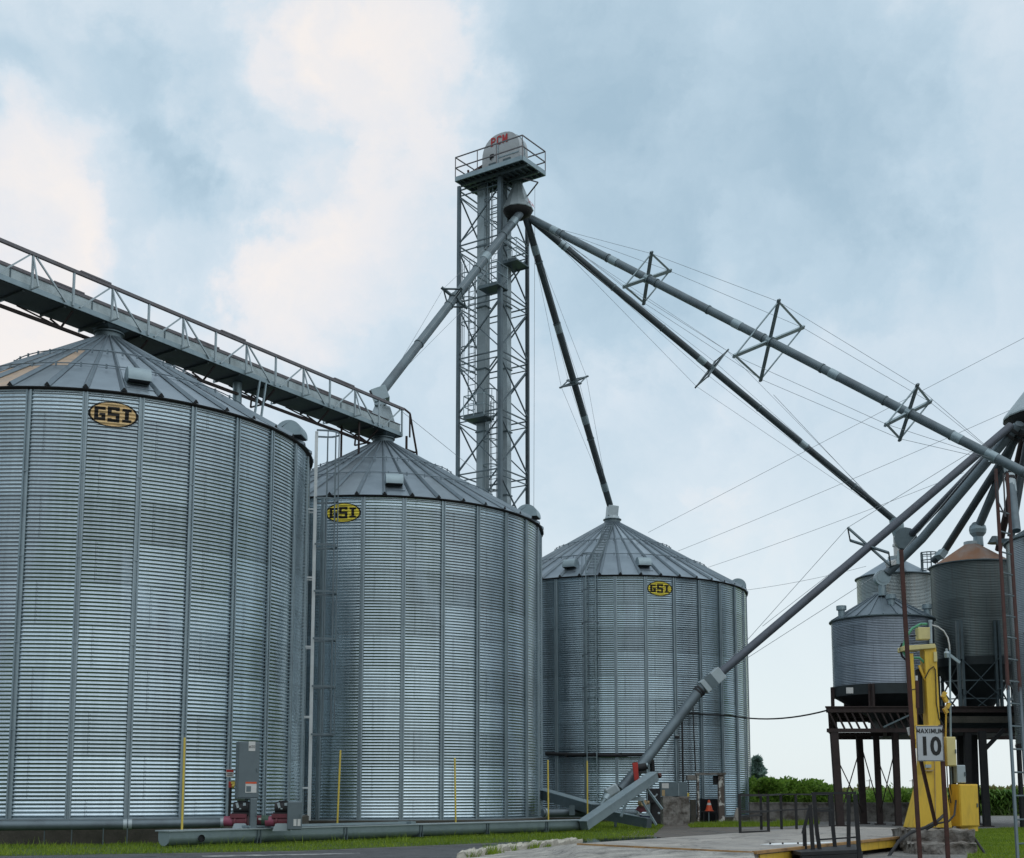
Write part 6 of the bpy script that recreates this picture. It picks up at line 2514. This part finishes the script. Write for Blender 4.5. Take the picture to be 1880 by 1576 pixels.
text_mesh('#20', 0.10, cc_ - cY * .028 + cX * (cw * .12) + V((0, 0, ch * .41)), cX, (0, 0, 1), 'lettering', M['letter_black'], st, lift=.002)
mb = MB()
mb.box(cc_ - cY * .022 + cX * (cw * .12) - V((0, 0, ch * .30)), 0.28, 0.008, 0.27, cX, cY)
st = mb.build('warning_sticker', M['white'], ck, smooth=False)
mb = MB()
mb.box(cc_ - cY * .029 + cX * (cw * .12) - V((0, 0, ch * .30 - .115)), 0.28, 0.004, 0.045, cX, cY)
mb.build('red_stripe', M['orange'], st, smooth=False)
mb = MB()
mb.box(cc_ - cY * .029 + cX * (cw * .12 - .06) - V((0, 0, ch * .30 + .04)), 0.12, 0.004, 0.14, cX, cY)
mb.build('picture_panel', M['cab'], st, smooth=False)
mb = MB()
mb.box(cc_ + cY * .35 + V((0, 0, 0.3)), 0.1, 0.5, 0.08, cX, cY)
mb.box(cc_ + cY * .35 - V((0, 0, 0.4)), 0.1, 0.5, 0.08, cX, cY)
mb.tube([cc_ + cY * .15 - V((0, 0, ch / 2)), cc_ + cY * .15 - V((0, 0, ch / 2 + 0.9))], 0.04, 8)
mb.build('mount', M['galv_dark'], ck)
cabinet('narrow grey drive guard beside the left blower', 460, 471, 1466, 1525, 31.3, 0.25, M['cab'], 'drive_guard', 'guard', (1, 0.3, 0), GRP)
gk, gc, gX, gY, gw, gh = cabinet('wide leaning grey drive guard with two white stickers at the right blower', 528, 553, 1472, 1524, 31.3, 0.3, M['cab'], 'drive_guard', 'guard', (1, 0.12, 0), GRP)
for s in (0.02, 0.12):
    mb = MB()
    mb.box(gc - gY * .024 + gX * s - V((0, 0, gh * .24)), 0.075, 0.006, 0.17, gX, gY)
    mb.build('sticker', M['white'], gk, smooth=False)
ws_ = thing('warning_sign', 'small white sign with a red header on the nearest bin', 'sign', P(422, 1420, 31.9))
p = P(422, 1420, 31.9)
mb = MB()
mb.box(p, 0.19, 0.012, 0.19, (1, .35, 0))
pl_ = mb.build('sign_plate', M['white'], ws_, smooth=False)
mb = MB()
mb.box(p + V((.003, -.010, .062)), 0.18, 0.006, 0.06, (1, .35, 0))
mb.build('red_header', M['red'], pl_, smooth=False)
mb = MB()
for k in range(2):
    mb.box(p + V((.003, -.010, -.01 - .04 * k)), 0.13, 0.006, 0.014, (1, .35, 0))
mb.build('text_bars', M['letter_black'], pl_, smooth=False)
mb = MB()
mb.box(p + V((0, .18, -.02)), 0.04, 0.36, 0.04)
mb.build('bracket', M['black'], ws_, smooth=False)
sw = thing('isolator_switch', 'red and yellow isolator switch under the small warning sign', 'switch', P(424, 1442, 31.9))
p = P(423, 1441, 31.9)
mb = MB()
mb.box(p, 0.08, 0.10, 0.16)
mb.build('box', M['red'], sw, bevel=.01, smooth=False)
mb = MB()
mb.tube([p + V((.06, -.06, -.02)), p + V((.12, -.06, -.04))], 0.05, 8)
mb.box(p + V((.08, -.04, .05)), 0.1, 0.04, 0.06)
mb.build('handle', M['rod'], sw, smooth=False)
mb = MB()
mb.tube([p + V((0, .03, -.08)), p + V((-.02, .05, -1.05))], 0.035, 8)
mb.build('conduit', M['black'], sw)

# yellow marker rods along the verge
RODS = [((339, 1356), (333, 1555), 'leftmost yellow marker rod, by the round end of the trough'), ((625, 1379), (618, 1541), 'yellow marker rod in front of the ladder cage side of the middle bin'),
        ((835, 1393), (837, 1533), 'yellow marker rod in front of the centre of the middle bin'), ((1006, 1397), (1007, 1527), 'yellow marker rod at the right edge of the middle bin'),
        ((1078, 1398), (1079, 1523), 'yellow marker rod at the foot of the sloping conveyor')]
for (t_, b_, lab) in RODS:
    q = G(*b_, 0.0)
    q = V((q.x, q.y, 0)) 
    tp = P(*t_, q.y)
    o = thing('marker_rod', lab, 'marker rod', q, 'yellow marker rods')
    mb = MB()
    mb.tube([q - V((0, 0, .05)), tp], 0.027, 8)
    mb.build('rod', M['rod'], o)
    mb = MB()
    mb.tube([tp, tp + V((0, 0, .02))], [.029, .016], 8)
    mb.build('cap', M['rod'], o)

# ------------------------------------------------------------------ background: corn, hedge, spruce, far poles
def leaf_cards(pts, size, up=0.2):
    n = len(pts)
    d = rng.normal(size=(n, 3))
    d[:, 2] = np.abs(d[:, 2]) * 0.6 + up
    d /= np.linalg.norm(d, axis=1)[:, None]
    e = np.cross(d, rng.normal(size=(n, 3)))
    e /= np.linalg.norm(e, axis=1)[:, None]
    s = size * (0.6 + 0.8 * rng.random(n))[:, None]
    v = np.stack([pts - e * s * .22, pts + d * s * .5 + e * s * .0 - e * s * .25, pts + d * s, pts + d * s * .5 + e * s * .25], 1)
    return v.reshape(-1, 3), np.arange(n * 4).reshape(n, 4)


def corn():
    n = 26000
    y = 76 + 60 * rng.random(n) ** 2.2
    x = (0.10 + 0.42 * rng.random(n)) * y
    row = np.round(y / 0.76) * 0.76 + rng.normal(0, .06, n)
    base = np.c_[x, row, np.zeros(n)]
    h = 1.38 + 0.13 * np.sin(x * .35) * np.sin(y * .23) + rng.normal(0, .07, n)
    k = 5
    P_, F_ = [], []
    pts = np.repeat(base, k, 0)
    hh = np.repeat(h, k)
    lev = rng.random(n * k) ** 0.7
    pts[:, 2] = -0.5 + (hh + 0.3) * lev
    a = rng.random(n * k) * 2 * PI
    L_ = 0.35 + 0.35 * rng.random(n * k)
    dx, dy = np.cos(a), np.sin(a)
    w = 0.045 + .03 * rng.random(n * k)
    v = np.zeros((n * k, 4, 3))
    v[:, 0] = pts
    v[:, 1] = pts + np.c_[dx * L_ * .5 - dy * w, dy * L_ * .5 + dx * w, .30 * L_ / .5]
    v[:, 2] = pts + np.c_[dx * L_, dy * L_, .12 * np.ones(n * k)]
    v[:, 3] = pts + np.c_[dx * L_ * .5 + dy * w, dy * L_ * .5 - dx * w, .30 * L_ / .5]
    o = raw('corn_field', v.reshape(-1, 3), np.arange(n * k * 4).reshape(-1, 4), M['corn'], smooth=False)
    kind(o, 'stuff')
    # tassels and the unbroken canopy of the far rows
    m = 9000
    ti = rng.integers(0, n, m)
    pts = base[ti] + np.c_[np.zeros(m), np.zeros(m), h[ti]]
    vv, ff = leaf_cards(pts, 0.28, 0.9)
    kind(raw('corn_tassels', vv, ff, M['tassel'], smooth=False), 'stuff')
    xs = np.linspace(0, 1, 160)
    ys = np.array([100, 104, 110, 118, 130, 150, 180, 230, 320, 480, 800])
    vv = []
    for yy in ys:
        for q in xs:
            xx = (-0.35 + 0.95 * q) * yy
            vv.append((xx, yy, 1.30 + rng.normal(0, .09) + 0.0006 * (yy - 100) - (1.2 if yy == 100 else 0)))
    nx = len(xs)
    ff = np.array([(i * nx + k, i * nx + k + 1, (i + 1) * nx + k + 1, (i + 1) * nx + k) for i in range(len(ys) - 1) for k in range(nx - 1)])
    kind(raw('far_corn_field', np.array(vv), ff, M['corn'], smooth=False), 'stuff')


corn()


def bush(label, u, v0, v1, wpx, Y, n, seed):
    r_ = np.random.default_rng(seed)
    b = P(u, v1, Y)
    t = P(u, v0, Y)
    w = wpx / FPX * Y / 2
    h = t.z + 0.05
    o = thing('hedge_bush', label, 'bush', (b.x, Y, 0), 'bushes of the hedge behind the low wall')
    # clumps
    C = [(r_.uniform(-.8, .8) * w, r_.uniform(-.6, .6) * w * .6, h * r_.uniform(.3, .8), r_.uniform(.25, .5) * w) for _ in range(26)]
    P_ = []
    for (x, y, z, rr) in C:
        m = n // len(C)
        d = r_.normal(size=(m, 3))
        d /= np.linalg.norm(d, axis=1)[:, None]
        q = d * (rr * r_.random(m)[:, None] ** .33) * np.array([1, 1, .8]) + np.array([x, y, z])
        P_.append(q)
    p = np.concatenate(P_)
    edge = h * (1 - .35 * (p[:, 0] / w) ** 2) + .12 * np.sin(p[:, 0] * 5 + seed) * h * .4
    p = p[(p[:, 2] < edge + .25 * r_.random(len(p))) & (p[:, 2] > .02)]
    vv, ff = leaf_cards(p, 0.19, .45)
    raw('foliage', vv, ff, M['leaf'], o, smooth=False)
    mb = MB()
    for k in range(7):
        a = r_.uniform(0, 2 * PI)
        s = V((b.x + .2 * math.cos(a), Y + .2 * math.sin(a), -.02))
        e = V((b.x + .75 * w * math.cos(a), Y + .4 * w * math.sin(a), h * r_.uniform(.6, .85)))
        mb.tube([s, lerp(s, e, .5) + V((0, 0, .2)), e], [.05, .03, .012], 6)
    mb.build('stems', M['bark'], o)


bush('tallest hedge bush, right beside the farthest large bin', 1395, 1421, 1478, 84, 62.5, 14000, 11)
bush('middle hedge bush over the low wall, with a pale rounded top', 1438, 1427, 1478, 84, 63.0, 13000, 12)
bush('right hedge bush, next to the leftmost rusty platform leg', 1498, 1433, 1478, 88, 62.8, 13000, 13)
bush('low bush straggling behind the middle platform legs', 1640, 1452, 1480, 120, 63.5, 5000, 14)


def spruce():
    Y = 190.0
    b, t = P(1391, 1450, Y), P(1391, 1394, Y)
    o = thing('spruce_tree', 'distant blue-green spruce rising over the hedge beside the farthest bin', 'tree', (b.x, Y, -.5))
    H_ = t.z + .5
    n = 9000
    r_ = np.random.default_rng(4)
    z = r_.random(n) ** 1.15
    lay = np.floor(z * 9) / 9
    rr = H_ * .30 * (1 - z) ** .75 * (0.75 + .5 * np.sin(lay * 40)) * (1.15 - .8 * (z - lay) * 9 * .6)
    a = r_.random(n) * 2 * PI
    lump = 1 + .35 * np.sin(a * 5 + lay * 30)
    q = r_.random(n) ** .5
    p = np.c_[b.x - 0 + np.cos(a) * rr * lump * q, np.sin(a) * rr * lump * q, z * H_ * .97 + .2]
    p[:, 0] -= b.x
    vv, ff = leaf_cards(p, .75, -.1)
    raw('crown', vv, ff, M['needle'], o, smooth=False)
    mb = MB()
    mb.tube([V((b.x, Y, -.6)), V((b.x, Y, H_ * .9))], [.35, .05], 8)
    mb.build('trunk', M['bark'], o)


spruce()
for (u, lab) in ((1491, 'far utility pole just left of the leftmost platform leg'), (1597, 'far utility pole between the middle platform legs'), (1676, 'far utility pole beside the yellow probe base')):
    Y = 620.0
    p = P(u, 1460, Y)
    o = thing('utility_pole', lab, 'utility pole', (p.x, Y, 0), 'utility poles on the horizon')
    top = P(u, 1431, Y).z
    mb = MB()
    mb.beam((p.x, Y, 0), (p.x, Y, top), .3, .3)
    mb.build('pole', M['bark'], o, smooth=False)
    mb = MB()
    mb.beam((p.x - 1.6, Y, top - .8), (p.x + 1.6, Y, top - .8), .2, .2)
    mb.build('crossarm', M['bark'], o, smooth=False)
# low line of far woods on the horizon
n = 6000
px = rng.uniform(-900, 1100, n)
pz = rng.random(n) * (3.0 + 2.2 * np.sin(px * .013) + 1.5 * np.sin(px * .047))
vv, ff = leaf_cards(np.c_[px, 1500 + rng.normal(0, 15, n), np.abs(pz)], 5.0, .2)
kind(raw('far_woods', vv, ff, M['needle'], smooth=False), 'stuff')
